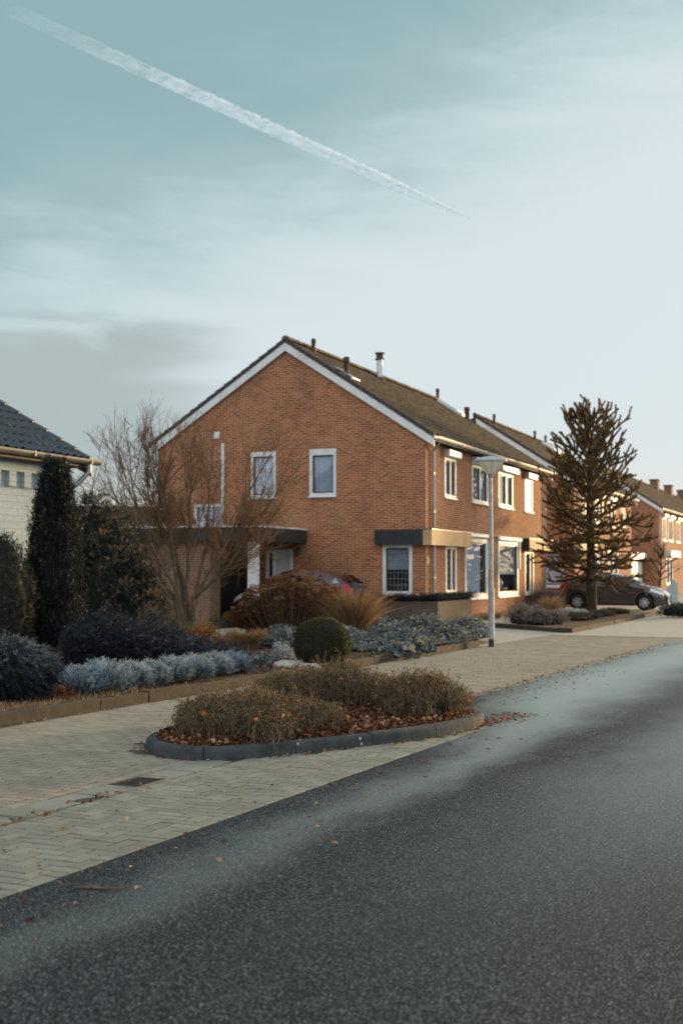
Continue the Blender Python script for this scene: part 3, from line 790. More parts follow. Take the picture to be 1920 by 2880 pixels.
W_, ZE, ZR, TO = 8.69, 5.47, 8.50, 0.30
def roof_z(t): 
    return ZE + (ZR - ZE) * ((t + TO) if t < W_/2 else (W_ + TO - t)) / (W_/2 + TO)
def semi_house(s_off, Lg, label, gable_holes, front_holes):
    hs = T('brick_house', label, 'house', HW(s_off, 0), H_ROT)
    mb = MB()
    wall_grid(mb, GAB, 0, W_, -0.1, 5.25, [h[:4] for h in gable_holes], 0.14)
    mb.add([(0, 0, 5.25), (0, W_, 5.25), (0, W_, roof_z(W_) - .12), (0, W_/2, ZR - .12), (0, 0, roof_z(0) - .12)], [(0,4,3,2,1)])
    mb.add([(Lg, 0, -.1), (Lg, W_, -.1), (Lg, W_, roof_z(W_) - .12), (Lg, W_/2, ZR - .12), (Lg, 0, roof_z(0) - .12)], [(0,1,2,3,4)])
    mb.add([(0, W_, -.1), (Lg, W_, -.1), (Lg, W_, 5.4), (0, W_, 5.4)], [(0,1,2,3)])
    wall_grid(mb, FAC, 0, Lg, -0.1, 5.40, [h[:4] for h in front_holes], 0.14)
    wl = mb.build('wall', M['brick'], hs)
    pitched_roof(hs, Lg, W_, ZE, ZR, -0.09, Lg + 0.09, TO)
    # eaves: soffit coloured black for the shadow under the gutter, and pale gutter
    MB().box(-0.06, Lg + .06, -TO - .02, -0.002, 5.29, 5.32).build('soffit', M['black_timber'], hs)
    mb = MB()
    n = 8; rr = 0.075
    ring = [(-TO - 0.07 + rr * math.cos(math.pi + math.pi * i / n), 5.415 + rr * 1.35 * math.sin(math.pi + math.pi * i / n)) for i in range(n + 1)]
    ring2 = [(-TO - 0.07 + (rr-.012) * math.cos(2*math.pi - math.pi * i / n), 5.417 + (rr-.012) * 1.35 * math.sin(2*math.pi - math.pi * i / n)) for i in range(n + 1)]
    rg = ring + ring2
    mb.prism([(-.10, *p) for p in rg], [(Lg + .10, *p) for p in rg])
    for k in range(1, int(Lg / 2.4)): mb.box(k*2.4 - .03, k*2.4 + .03, -TO - .152, -TO - .147, 5.33, 5.42)
    mb.build('gutter', M['gutter_pale'], hs)
    return hs

# ---- first pair, the subject
GW = [(2.75, 3.57, 3.80, 5.16), (4.69, 5.50, 3.79, 5.14), (6.46, 7.40, 3.02, 3.60), (0.41, 1.28, 0.92, 2.33), (4.12, 5.00, 0.0, 2.22)]
FWn = [(1.83, 2.98, 3.80, 4.99), (4.80, 6.66, 3.80, 5.00), (8.06, 10.0, 3.80, 5.00), (11.85, 13.0, 3.80, 4.99),
       (1.90, 2.98, 0.92, 2.33), (3.95, 6.55, 0.72, 2.62), (7.95, 10.75, 0.72, 2.60), (11.75, 13.1, 0.72, 2.33)]
h1 = semi_house(0, 15.07, 'red brick house with moss grown tiled roof and white barge boards facing the garden', GW, FWn)
window(h1, GAB, *GW[0], inside='curtain_grey', thick_top=0.09)
window(h1, GAB, *GW[1], inside='curtain_white', thick_top=0.05)
window(h1, GAB, *GW[2], inside='curtain_white', mull=(7.0,), sash=False)
window(h1, GAB, *GW[3], inside='curtain_grey', drop=0.5, lead=(6, 7), fw=0.085)  # half curtain added to imitate sky reflected in the upper panes
window(h1, FAC, *FWn[0], box=True, mull=(2.42,), inside='curtain_white', cover=(0.4, 1))
window(h1, FAC, *FWn[1], box=True, mull=(5.75,), inside='curtain_grey', cover=(0.6, 1))
window(h1, FAC, *FWn[2], box=True, mull=(9.1,), inside='curtain_grey', cover=(0.55, 1), boxlen=0.25)
window(h1, FAC, *FWn[3], box=True, closed=True, boxlen=0.15)
window(h1, FAC, *FWn[4], inside='none', lead=(5, 7), mull=(2.5,))
wa = window(h1, FAC, *FWn[5], inside='curtain_white', cover=(0.0, 0.82), fw=0.12)
wb = window(h1, FAC, *FWn[6], inside='curtain_grey', drop=0.38, fw=0.12)
window(h1, FAC, *FWn[7], inside='none', fw=0.09, mull=(12.6,))
# awning cassettes over the big windows, with their side arms
for fr, (u0, u1, z0, z1) in ((wa, FWn[5]), (wb, FWn[6])):
    s_ = MB(); mbox(s_, FAC, u0 - .18, u1 + .12, 0.14, 0.02, z1 + .02, z1 + .17); s_.build('awning_cassette', M['white_plastic'], fr, bevel=0.04)
    s_ = MB()
    for uu in (u0 - .10, u1 + .04):
        s_ = MB(); mbox(s_, FAC, uu, uu + .06, 0.07, 0.002, z1 - .95, z1 + .02); s_.build('awning_rail', M['white_paint'], fr)
# things on the window ledges, seen through the panes (parts of the rooms)
MB().lathe([(0.001,0),(0.09,0.0),(0.13,0.12),(0.10,0.28),(0.05,0.34),(0.05,0.36)], 14, (4.5, .30, 0.84)).build('vase', M['white_paint'], wa, smooth=True)
MB().lathe([(0.001,0.36),(0.14,0.42),(0.20,0.55),(0.17,0.70),(0.08,0.80),(0.001,0.82)], 12, (4.5, .30, 0.84)).build('bouquet', M['terracotta'], wa, smooth=True)
MB().lathe([(0.001,0),(0.20,0.05),(0.27,0.2),(0.20,0.36),(0.001,0.42)], 16, (8.9, .34, 0.95)).build('globe_lamp', M['white_paint'], wb, smooth=True)
MB().lathe([(0.001,0),(0.12,0.0),(0.16,0.16),(0.001,0.18)], 14, (9.9, .34, 0.84)).build('flowerpot', M['white_paint'], wb, smooth=True)
# dark rooms behind the glass
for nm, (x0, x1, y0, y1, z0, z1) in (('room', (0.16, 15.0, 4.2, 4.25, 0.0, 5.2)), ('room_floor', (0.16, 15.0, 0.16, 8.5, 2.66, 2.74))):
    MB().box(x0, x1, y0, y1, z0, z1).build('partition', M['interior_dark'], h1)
# entrance: white door with a glazed strip, under the canopy
dr_ = MB(); mbox(dr_, GAB, 4.22, 4.72, -0.03, -0.08, 0.05, 2.12); dor = dr_.build('door', M['white_paint'], h1)
d2 = MB()
for (a, b, c, d) in ((4.12, 4.22, 0.0, 2.22), (4.90, 5.00, 0.0, 2.22), (4.22, 4.90, 2.12, 2.22), (4.72, 4.78, 0.0, 2.12)): mbox(d2, GAB, a, b, 0.02, -0.10, c, d)
d2.build('door_frame', M['white_paint'], dor)
d3 = MB(); mbox(d3, GAB, 4.78, 4.90, -0.06, -0.07, 0.05, 2.12); d3.build('side_light', M['black_timber'], dor)
MB().tube([(-.0, 4.29, 0.85), (0.0 - .04, 4.29, 0.85), (-.04, 4.29, 1.25), (0, 4.29, 1.25)], 0.012, 6).build('handle', M['steel'], dor)
wl_ = MB().lathe([(0.001,-.10),(0.035,-.08),(0.055,.05),(0.06,.08),(0.07,.09),(0.02,.14),(0.001,.15)], 10, (-.12, 3.9, 2.12)); wl_.box(-.10, 0.0, 3.89, 3.91, 2.24, 2.27)
wl_.build('wall_lamp', M['dark_frame'], h1)
# waste pipe and small grille on the gable
downpipe(h1, [(-.06, 6.42, 5.45), (-.06, 6.42, 3.35), (-.06, 6.52, 3.12), (-.06, 6.62, 3.02)], 0.05, 'white_paint', [(-.03, 6.42, 5.0), (-.03, 6.42, 4.2)])
MB().box(-.05, -.002, 6.55, 6.78, 5.60, 5.82).build('vent_grille', M['white_paint'], h1, bevel=0.01)
# bay canopies that wrap the corners
def wrap_canopy(par, z0=2.33, z1=2.76, o=0.24, left=True):
    if left:   # dark face to the gable, pale face to the street
        MB().box(-o, -0.002, -o + .03, 1.46, z0, z1).build('canopy_side', M['black_panel'], par)
        MB().box(-o - .004, 3.85, -o - .02, -0.002, z0 - .01, z1).build('canopy_front', M['cream_panel'], par)
        MB().box(-o - .012, 3.86, -o - .03, -.004, z1 + .001, z1 + .025).build('canopy_trim', M['dark_frame'], par)
    else:
        MB().box(11.45, 11.48, -o, -.002, z0, z1).build('canopy_side', M['black_panel'], par)
        MB().box(11.482, 15.31, -o - .02, -.002, z0 - .01, z1).build('canopy_front', M['cream_panel'], par)
        MB().box(11.44, 15.32, -o - .03, -.004, z1 + .001, z1 + .025).build('canopy_trim', M['dark_frame'], par)
wrap_canopy(h1); wrap_canopy(h1, left=False)
downpipe(h1, [(.55, -.30, 5.36), (.55, -.16, 5.18), (.55, -.07, 5.05), (.55, -.07, 2.79)], 0.045, 'zinc', [(.55, -.05, 4.4), (.55, -.05, 3.3)])
downpipe(h1, [(.55, -.07, 2.31), (.55, -.07, 0.3)], 0.045, 'zinc', [(.55, -.05, 1.4)])
downpipe(h1, [(14.85, -.30, 5.36), (14.85, -.16, 5.18), (14.85, -.07, 5.05), (14.85, -.07, 2.8)], 0.045, 'gutter_pale', [(14.85, -.05, 4.0)])
downpipe(h1, [(14.85, -.07, 2.3), (14.85, -.07, 0.2)], 0.045, 'zinc')
npl = MB().box(.03, .26, -.018, -.002, 1.78, 1.98).build('number_plate', M['cream_panel'], h1)
MB().box(.09, .12, -.024, -.0185, 1.82, 1.94).box(.17, .20, -.024, -.0185, 1.82, 1.94).build('numerals', M['dark_frame'], npl)
# roof furniture
vent(h1, 1.5, 4.1, roof_z(4.1), 0.42)
v2 = vent(h1, 0.85, 2.75, roof_z(2.75), 0.55, 0.085)
zz = roof_z(2.75); sl_ = (ZR - ZE) / (W_/2 + TO)
MB().prism([(0.55, 2.45, zz - .3*sl_ + .05), (1.2, 2.45, zz - .3*sl_ + .05), (1.2, 3.0, zz + .25*sl_ + .05), (0.55, 3.0, zz + .25*sl_ + .05)],
           [(0.55, 2.45, zz - .3*sl_ + .075), (1.2, 2.45, zz - .3*sl_ + .075), (1.2, 3.0, zz + .25*sl_ + .075), (0.55, 3.0, zz + .25*sl_ + .075)]).build('flashing', M['zinc'], v2)
mb = MB().lathe([(0.16,-.25),(0.15,0.04),(0.105,0.07),(0.105,0.68)], 14, (7.2, 4.0, roof_z(4.0)))
flue = mb.build('flue', M['steel'], h1, smooth=True)
MB().lathe([(0.105,0.68),(0.17,0.685),(0.17,0.72),(0.12,0.73),(0.135,0.90),(0.18,0.905),(0.18,0.93),(0.001,0.95)], 14, (7.2, 4.0, roof_z(4.0))).build('flue_cap', M['clay_pipe'], flue)
MB().lathe([(0.19,-.2),(0.17,.02),(.11,.08)], 12, (7.2, 4.0, roof_z(4.0))).build('flue_flashing', M['clay_pipe'], flue)
vent(h1, 14.85, 4.3, roof_z(4.3), 0.5)
vent(h1, 14.6, 3.0, roof_z(3.0), 0.50, 0.10); vent(h1, 14.85, 2.75, roof_z(2.75), 0.45)
def on_slope(s0, s1, t0, t1, o0, o1):
    return MB().prism([(s0, t0, roof_z(t0)+o0), (s1, t0, roof_z(t0)+o0), (s1, t1, roof_z(t1)+o0), (s0, t1, roof_z(t1)+o0)], [(s0, t0, roof_z(t0)+o1), (s1, t0, roof_z(t0)+o1), (s1, t1, roof_z(t1)+o1), (s0, t1, roof_z(t1)+o1)])
rl = on_slope(14.0, 15.0, 3.15, 4.05, 0.03, 0.16).build('rooflight', M['white_paint'], h1)
on_slope(14.1, 14.9, 3.25, 3.95, 0.161, 0.17).build('pane', M['mirror_like'], rl)

# ---- second pair
GW2 = [(3.0, 3.8, 3.8, 5.1), (5.0, 5.8, 3.8, 5.1), (0.5, 1.4, 0.9, 2.3)]
FW2 = [(1.83, 2.98, 3.80, 4.99), (4.80, 6.66, 3.80, 5.00), (8.06, 10.0, 3.80, 5.00), (12.0, 13.0, 3.8, 4.99), (3.95, 6.55, 0.72, 2.6), (7.95, 10.7, 0.72, 2.6)]
h2 = semi_house(20.9, 15.07, 'brick house with white barge boards, half hidden behind the monkey puzzle tree', GW2, FW2)
for g_ in GW2: window(h2, GAB, *g_, inside='curtain_white')
for i, g_ in enumerate(FW2): window(h2, FAC, *g_, inside='curtain_white', box=(i < 4), mull=((g_[0]+g_[1])/2,), cover=(0.3, 1))
wrap_canopy(h2)
vent(h2, 1.6, 4.0, roof_z(4.0), 0.5); vent(h2, 10.5, 4.2, roof_z(4.2), 0.5); vent(h2, 13.0, 4.2, roof_z(4.2), 0.5)
rl = on_slope(11.2, 12.6, 3.3, 4.0, 0.03, 0.15).build('rooflight', M['white_paint'], h2)
downpipe(h2, [(.55, -.07, 5.1), (.55, -.07, 2.8)], 0.05, 'gutter_pale')
# ---- third pair
GW3 = [(3.0, 3.8, 3.8, 5.1)]
FW3 = [(1.9, 3.4, 3.5, 4.95), (4.6, 6.6, 3.5, 4.95), (8.4, 10.2, 3.5, 4.95), (3.2, 6.2, 0.7, 2.4)]
h3 = semi_house(46.3, 56.0, 'farthest brick house with brick chimneys along its ridge at the picture edge', GW3, FW3)
for g_ in GW3: window(h3, GAB, *g_, inside='curtain_white')
for g_ in FW3: window(h3, FAC, *g_, inside='curtain_white', mull=((g_[0]+g_[1])/2,), box=True)
MB().box(2.4, 7.0, -.45, -.002, 2.45, 2.85).build('canopy_front', M['white_paint'], h3)
for (s_, t_, h_) in ((29.0, 4.35, .62), (37.5, 4.35, .66), (46.5, 4.35, .75)):
    mb = MB().box(s_ - .55, s_ + .55, t_ - .32, t_ + .32, roof_z(t_) - .5, roof_z(t_) + h_)
    ch = mb.build('chimney', M['brick_sooty'], h3)
    MB().box(s_ - .62, s_ + .62, t_ - .39, t_ + .39, roof_z(t_) + h_ + .001, roof_z(t_) + h_ + .1).build('chimney_cap', M['brick_sooty'], ch)
downpipe(h3, [(.4, -.07, 5.2), (.4, -.07, 0.2)], 0.05, 'gutter_pale')

# ---- garage with black fascia and carport canopy, against the gable
GO = HW(-3.3, 5.15)
gg = T('garage', 'low brick garage with black fascia and a canopy on a white post', 'garage', GO, H_ROT)
mb = MB()
wall_grid(mb, GAB, 0, 4.6, -.1, 2.42, [], 0.1)
wall_grid(mb, FAC, 0, 3.28, -.1, 2.42, [(0.62, 3.0, 0.0, 2.30)], 0.3)
mb.add([(0, 4.6, -.1), (3.28, 4.6, -.1), (3.28, 4.6, 2.42), (0, 4.6, 2.42)], [(0,1,2,3)])
mb.build('wall', M['brick_sooty'], gg)
gd = MB().box(0.64, 2.98, 0.30, 0.36, 0.0, 2.28)
gdo = gd.build('garage_door', M['black_timber'], gg)
mb = MB()
for k in range(11): mb.box(0.66 + k*.21, 0.66 + k*.21 + .195, 0.285, 0.2995, 0.02, 2.26)
mb.build('door_boards', M['black_timber'], gdo)
fa = MB().box(-.14, -.10, -1.50, 4.75, 2.40, 2.78).box(-.10, 3.26, -1.50, -1.46, 2.40, 2.78).box(-.10, 3.28, 4.71, 4.75, 2.4, 2.78)
fa.build('fascia', M['black_panel'], gg)
MB().box(-.155, -.09, -1.515, 4.765, 2.781, 2.83).box(-.09, 3.26, -1.515, -1.45, 2.781, 2.83).build('roof_trim', M['white_paint'], gg)
MB().box(-.099, 3.27, -1.459, 4.70, 2.66, 2.76).build('roof_deck', M['zinc'], gg)
MB().box(-.099, 3.27, -1.459, 4.70, 2.43, 2.46).build('canopy_soffit', M['black_timber'], gg)
MB().box(-.04, .22, -1.40, -1.16, 0.0, 2.42).build('post', M['white_paint'], gg, bevel=0.01)
MB().box(-.10, .75, -.32, -.02, 0.0, .26).build('plinth_block', M['concrete_kerb'], gg, bevel=0.01)
MB().prism([(.4, 3.5, 2.77), (2.9, 3.5, 2.77), (2.9, 4.5, 2.77), (.4, 4.5, 2.77)], [(.55, 3.6, 2.98), (2.75, 3.6, 2.98), (2.75, 4.4, 2.98), (.55, 4.4, 2.98)]).build('rooflight', M['white_paint'], gg)

# ---- flat white fascia garages between the pairs
def flat_garage(s_, t_, w_, d_, label, z1=2.66, z0=2.24):
    o = T('flat_roofed_garage', label, 'garage', HW(s_, t_), H_ROT, 'white fascia garages between the houses')
    mb = MB().box(0.1, w_ - .1, 0.1, d_, -.1, z0 + .1); mb.build('wall', M['brick'], o)
    MB().box(0.55, w_ - .5, 0.03, 0.098, 0.0, 2.1).build('garage_door', M['white_paint'], o)
    MB().box(-.08, w_ + .08, -.25, -.2, z0, z1).box(-.08, -.04, -.2, d_, z0, z1).build('fascia', M['white_paint'], o)
    MB().box(-.04, w_ + .08, -.2, d_, z1 - .1, z1 - .03).build('roof', M['zinc'], o)
    MB().box(0.02, .20, -.14, .04, 0.0, z0 - .002).build('post', M['white_paint'], o)
    return o
flat_garage(15.12, 3.4, 5.7, 5.0, 'flat roofed garage with deep white fascia behind the parked brown car')
flat_garage(36.05, 0.9, 10.1, 5.5, 'flat roofed garage with white fascia beside the farthest brick house')

# ---- white painted house with glazed dark tiles at the left
WO = (-5.36, 26.0)
WROT = H_ROT
wh = T('white_house', 'white painted brick house with glossy dark tiled roof behind the conifers', 'house', (WO[0] - .37*10.0, WO[1] - .929*10.0, 0), WROT)
WL, WWd, WE, WR = 9.70, 8.0, 3.80, 6.35
mb = MB()
wall_grid(mb, FAC, 0, WL, -.1, 3.72, [], 0.1)
mb.add([(WL, 0, -.1), (WL, WWd, -.1), (WL, WWd, 3.72), (WL, WWd/2, WR - .16), (WL, 0, 3.72)], [(0,1,2,3,4)])
mb.add([(0, 0, -.1), (0, WWd, -.1), (0, WWd, 3.72), (0, WWd/2, WR - .16), (0, 0, 3.72)], [(0,4,3,2,1)])
mb.add([(0, WWd, -.1), (WL, WWd, -.1), (WL, WWd, 3.72), (0, WWd, 3.72)], [(0,1,2,3)])
mb.build('wall', M['brick_white'], wh)
mb = MB()   # frieze: a plain band on little brick consoles
mb.box(0, WL, -.10, -.002, 3.44, 3.71)
k = 0
x = 0.2
while x < WL - .25:
    mb.box(x, x + .22, -.095, -.003, 3.16, 3.439); x += .47
mb.build('dentil_frieze', M['brick_white'], wh)
pitched_roof(wh, WL, WWd, WE, WR, -.1, WL + .28, 0.42, 'tile_glazed', 0.235, 0.37, 0.030, 0.035, 'roman', 'tile_glazed', 'tile_glazed', 'dark_frame')
mb = MB(); rr = .085; n = 8
ring = [(-.42 - .09 + rr * math.cos(math.pi + math.pi * i / n), WE - .01 + rr * 1.2 * math.sin(math.pi + math.pi * i / n)) for i in range(n + 1)]
ring2 = [(-.42 - .09 + (rr-.01) * math.cos(2*math.pi - math.pi * i / n), WE - .008 + (rr-.01) * 1.2 * math.sin(2*math.pi - math.pi * i / n)) for i in range(n + 1)]
rg = ring + ring2
mb.prism([(-.1, *p) for p in rg], [(WL + .38, *p) for p in rg])
for k in range(1, 6): mb.box(k*1.9 + .2, k*1.9 + .25, -.42 - .178, -.42 - .172, WE - .1, WE)
mb.build('gutter', M['gutter_dark'], wh)
MB().box(-.05, WL + .2, -.44, -.003, WE - .16, WE - .12).build('soffit', M['clay_pipe'], wh)
downpipe(wh, [(9.75, -.50, 3.72), (9.75, -.50, 3.55), (9.62, -.34, 3.32), (9.45, -.10, 3.12), (9.40, -.06, 2.9), (9.40, -.06, 0.2)], 0.05, 'zinc')

# ---- a brown roof far behind the garage
fh = T('distant_house', 'low distant house with plain brown roof seen behind the bare tree', 'house', (-16.0, 62.0, 0), R(-4))
MB().box(-7, 8, 0, 6, -.1, 3.0).build('wall', M['brick_sooty'], fh)
MB().prism([(-7.4, -.5, 2.9), (-7.4, 3, 5.0), (-7.4, 6.5, 2.9)], [(8.4, -.5, 2.9), (8.4, 3, 4.75), (8.4, 6.5, 2.9)]).build('roof', M['tile_mossy'], fh)

# ---- contrail high over the street
npt, nr = 170, 20
P1, P2 = Vector((-178.0, 690.0, 305.0)), Vector((119.0, 1120.0, 305.0))
dirc = (P2 - P1).normalized(); side = Vector((dirc.y, -dirc.x, 0))
V = []; tn = []; ed = []
for i in range(npt):
    f = i / (npt - 1)
    half = min(1.0, (1.0 - f) * 3.2) ** 0.8 * (5.8 + 2.0 * f) + 0.25
    for j in range(nr):
        a = 2 * math.pi * j / nr
        lump = 1 + 0.26 * (mnoise.noise(Vector((i * .55, j * .8, 3.0))) + .6 * mnoise.noise(Vector((i * 1.7, j * 1.2, 9.0)))) * min(1, (1 - f) * 3)
        ca = math.cos(a); wl = half * lump * ca; 
        p = P1 + (P2 - P1) * f + side * wl + Vector((0, 0, half * 0.45 * lump * math.sin(a)))
        V.append(p); tn.append(f); ed.append(1 - abs(ca) ** 6)
F = [(i*nr + j, i*nr + (j+1) % nr, (i+1)*nr + (j+1) % nr, (i+1)*nr + j) for i in range(npt - 1) for j in range(nr)]
m_, nt = newmat('vapour')
co = nt.n('ShaderNodeTexCoord').outputs['Object']
fa_ = nt.n('ShaderNodeAttribute', attribute_name='tint').outputs['Fac']
nz_ = nt.noise(co, 0.10, 6, 0.62)
al = nt.math('MULTIPLY', nt.smooth(nz_, 0.25, 0.62), nt.smooth(fa_, 0.0, 0.35, 0.12, 1.0), clamp=True)
al = nt.math('ADD', al, nt.smooth(fa_, 0.3, 0.75, 0.0, 0.55), clamp=True)
al = nt.math('MULTIPLY', al, nt.n('ShaderNodeAttribute', attribute_name='thickness').outputs['Fac'])
al = nt.math('MULTIPLY', al, nt.smooth(fa_, 1.0, 0.86))
df = nt.n('ShaderNodeBsdfDiffuse', {0: (0.84, 0.95, 1.0, 1)}); tl = nt.n('ShaderNodeBsdfTranslucent', {0: (0.84, 0.95, 1.0, 1)})
wt = nt.n('ShaderNodeMixShader', {0: 0.85, 1: df.outputs[0], 2: tl.outputs[0]})
tr = nt.n('ShaderNodeBsdfTransparent')
out(nt, nt.n('ShaderNodeMixShader', {0: al, 1: tr.outputs[0], 2: wt.outputs[0]}).outputs[0])
o = np_mesh('contrail', V, F, m_, smooth=True, tint=tn)
at_ = o.data.attributes.new('thickness', 'FLOAT', 'POINT'); at_.data.foreach_set('value', np.array(ed, dtype=np.float32))
tag(o, 'white aircraft contrail slanting across the pale sky', 'contrail')

# ================================================================== PLANTS
def nrm(a):
    a = np.asarray(a, float); return a / np.maximum(np.linalg.norm(a, axis=-1, keepdims=True), 1e-9)
def rdir(n): return nrm(RG.normal(0, 1, (n, 3)))
def perp(d):
    r = rdir(len(d)); return nrm(np.cross(d, r))
class Leaves:
    """collects needles (triangles drawn as thin quads) and leaves, all quads, with a tint of their own"""
    def __init__(s): s.V = []; s.T = []
    def blades(s, base, d, ln, wd, tint):
        n = len(base); d = nrm(d); side = perp(d)
        ln = np.broadcast_to(np.asarray(ln, float), (n,))[:, None]; wd = np.broadcast_to(np.asarray(wd, float), (n,))[:, None]
        mid = base + d * ln * 0.45
        V = np.stack([base, mid + side * wd * .5, base + d * ln, mid - side * wd * .5], 1)
        s.V.append(V); s.T.append(np.broadcast_to(np.asarray(tint, float), (n,)))
    def leaves(s, c, size, aspect, tint, flat=0.0, fold=True, up=None):
        n = len(c); u_ = rdir(n)
        if flat: u_[:, 2] *= (1 - flat); u_ = nrm(u_)
        nm = rdir(n)
        if flat: nm = nrm(nm * (1 - flat) + np.array([0, 0, 1.0]) * flat)
        v_ = nrm(np.cross(nm, u_)); w3 = np.cross(u_, v_)
        sz = np.broadcast_to(np.asarray(size, float), (n,))[:, None]
        lift = w3 * sz * 0.18 if fold else 0
        V = np.stack([c - u_ * sz * .5, c + v_ * sz * aspect * .5 + lift, c + u_ * sz * .5, c - v_ * sz * aspect * .5 + lift], 1)
        s.V.append(V); s.T.append(np.broadcast_to(np.asarray(tint, float), (n,)))
    def shoots(s, base, d, ln, K, nl, nw, tint, spread=0.9, curl=0.0):
        """needle covered shoots"""
        n = len(base); d = nrm(d)
        ln = np.broadcast_to(np.asarray(ln, float), (n,))
        tint = np.broadcast_to(np.asarray(tint, float), (n,))
        t = RG.random((n, K)) ** 0.85
        p = base[:, None, :] + d[:, None, :] * (ln[:, None] * t)[:, :, None]
        if curl: p[:, :, 2] += curl * (t ** 2) * ln[:, None]
        r = RG.normal(0, 1, (n, K, 3)); r -= (r * d[:, None, :]).sum(-1, keepdims=True) * d[:, None, :]
        nd = nrm(d[:, None, :] * 0.8 + nrm(r) * spread)
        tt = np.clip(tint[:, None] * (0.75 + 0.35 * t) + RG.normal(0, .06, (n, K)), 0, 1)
        s.blades(p.reshape(-1, 3), nd.reshape(-1, 3), nl * RG.uniform(.7, 1.25, n * K), nw, tt.ravel())
    def build(s, name, mat, parent=None):
        V = np.concatenate(s.V); n = len(V)
        F = np.arange(n * 4).reshape(n, 4)
        return np_mesh(name, V.reshape(-1, 3), F, M[mat], parent, tint=np.repeat(np.concatenate(s.T), 4))

def lump(v, k=3.0, amp=0.15, seed=0.0):
    """bumpy radius for unit directions v"""
    x, y, z = v[:, 0], v[:, 1], v[:, 2]
    return 1 + amp * (np.sin(k*x*2.1 + seed) * np.cos(k*y*1.7 + seed*1.3) + 0.6*np.sin(k*2.3*z + seed*2.1 + x*k) + .5*np.cos(k*3.1*y - seed + z*k))/1.6
def dome_pts(n, c, rad, amp=0.12, k=3.0, seed=0.0, zmin=-0.2, shell=(0.88, 1.02), pw=1.0):
    d = rdir(int(n * 2.2)); d = d[d[:, 2] > zmin][:n]
    sup = d.copy()
    if pw != 1.0:
        sup = np.sign(d) * np.abs(d) ** pw
        sup /= (np.abs(sup) ** (2 / pw)).sum(1, keepdims=True) ** (pw / 2)
    r = lump(d, k, amp, seed) * RG.uniform(shell[0], shell[1], len(d))
    return np.array(c) + sup * np.array(rad) * r[:, None], d
def blob(name, c, rad, mat, parent, amp=0.12, k=3.0, seed=0.0, scale=0.86, zcut=None, pw=1.0):
    nu, nv = 28, 16
    V = []
    for j in range(nv + 1):
        ph = math.pi * j / nv
        for i in range(nu):
            th = 2 * math.pi * i / nu
            V.append((math.sin(ph) * math.cos(th), math.sin(ph) * math.sin(th), math.cos(ph)))
    V = np.array(V); sup = V
    if pw != 1.0: sup = np.sign(V) * np.abs(V) ** pw
    P = np.array(c) + sup * np.array(rad) * (scale * lump(V, k, amp, seed))[:, None]
    P += RG.normal(0, 0.012, P.shape)
    P[:, 2] = np.maximum(P[:, 2], 0.02)
    F = [(j*nu + i, (j+1)*nu + i, (j+1)*nu + (i+1) % nu, j*nu + (i+1) % nu) for j in range(nv) for i in range(nu)]
    return np_mesh(name, P, F, M[mat], parent, smooth=True)

def GX(px, Y): return (px - 784) / 2977.0 * Y     # lateral position of a bearing measured on the plan at range Y
def tubes_obj(name, polys, mat, parent, k=4, smooth=True):
    """polys: list of (points, radii)"""
    V = []; F = []; o = 0
    ang = np.arange(k) * 2 * np.pi / k
    ca, sa = np.cos(ang), np.sin(ang)
    for P, r in polys:
        P = np.asarray(P, float); r = np.asarray(r, float); n = len(P)
        t = np.gradient(P, axis=0); t = nrm(t)
        up = np.array([.31, .17, .93]) if abs(t[0, 2]) < .9 else np.array([.9, .3, .1])
        u_ = nrm(np.cross(t, up)); v_ = np.cross(t, u_)
        V.append((P[:, None] + (u_[:, None] * ca[None, :, None] + v_[:, None] * sa[None, :, None]) * r[:, None, None]).reshape(-1, 3))
        i = np.arange(n - 1)[:, None] * k; j = np.arange(k)[None]
        F.append(np.stack([o + i + j, o + i + (j+1) % k, o + i + k + (j+1) % k, o + i + k + j], -1).reshape(-1, 4)); o += n * k
    return np_mesh(name, np.concatenate(V), np.concatenate(F), M[mat], parent, smooth)
def wander(p, d, ln, n, bend, pull=(0, 0, 0)):
    pts = [np.array(p, float)]; d = np.array(d, float); d /= np.linalg.norm(d); pull = np.array(pull, float)
    for i in range(n):
        d = d + RG.normal(0, bend, 3) + pull; d /= np.linalg.norm(d)
        pts.append(pts[-1] + d * ln / n)
    return np.array(pts), d
def frac_at(P, f):
    x = f * (len(P) - 1); i = min(int(x), len(P) - 2); return P[i] + (P[i+1] - P[i]) * (x - i), nrm(P[i+1] - P[i])

# ---- columnar yew before the white house
y = T('columnar_yew', 'tall narrow dark columnar yew standing before the white house wall', 'conifer', (GX(126, 21.0), 21.0, 0.05))
H = 3.30
zs = np.array([0.0, 0.5, 1.2, 2.0, 2.7, 3.1, 3.30]); rs = np.array([0.30, 0.39, 0.43, 0.35, 0.235, 0.14, 0.03])
L_ = Leaves()
n = 4200
z_ = RG.random(n) ** 0.9 * (H - .1); th = RG.random(n) * 2 * np.pi
flute = 1 + 0.10 * np.sin(th * 7 + z_ * .4) + 0.06 * np.sin(th * 13 + 1)
rr_ = np.interp(z_, zs, rs) * flute * RG.uniform(.80, 1.03, n)
base = np.stack([rr_ * np.cos(th), rr_ * np.sin(th), z_], 1)
d = np.stack([np.cos(th) * .28, np.sin(th) * .28, np.ones(n)], 1) + RG.normal(0, .12, (n, 3))
L_.shoots(base, d, RG.uniform(.12, .28, n), 15, .048, .013, RG.beta(1.3, 2.6, n) * 1.1)
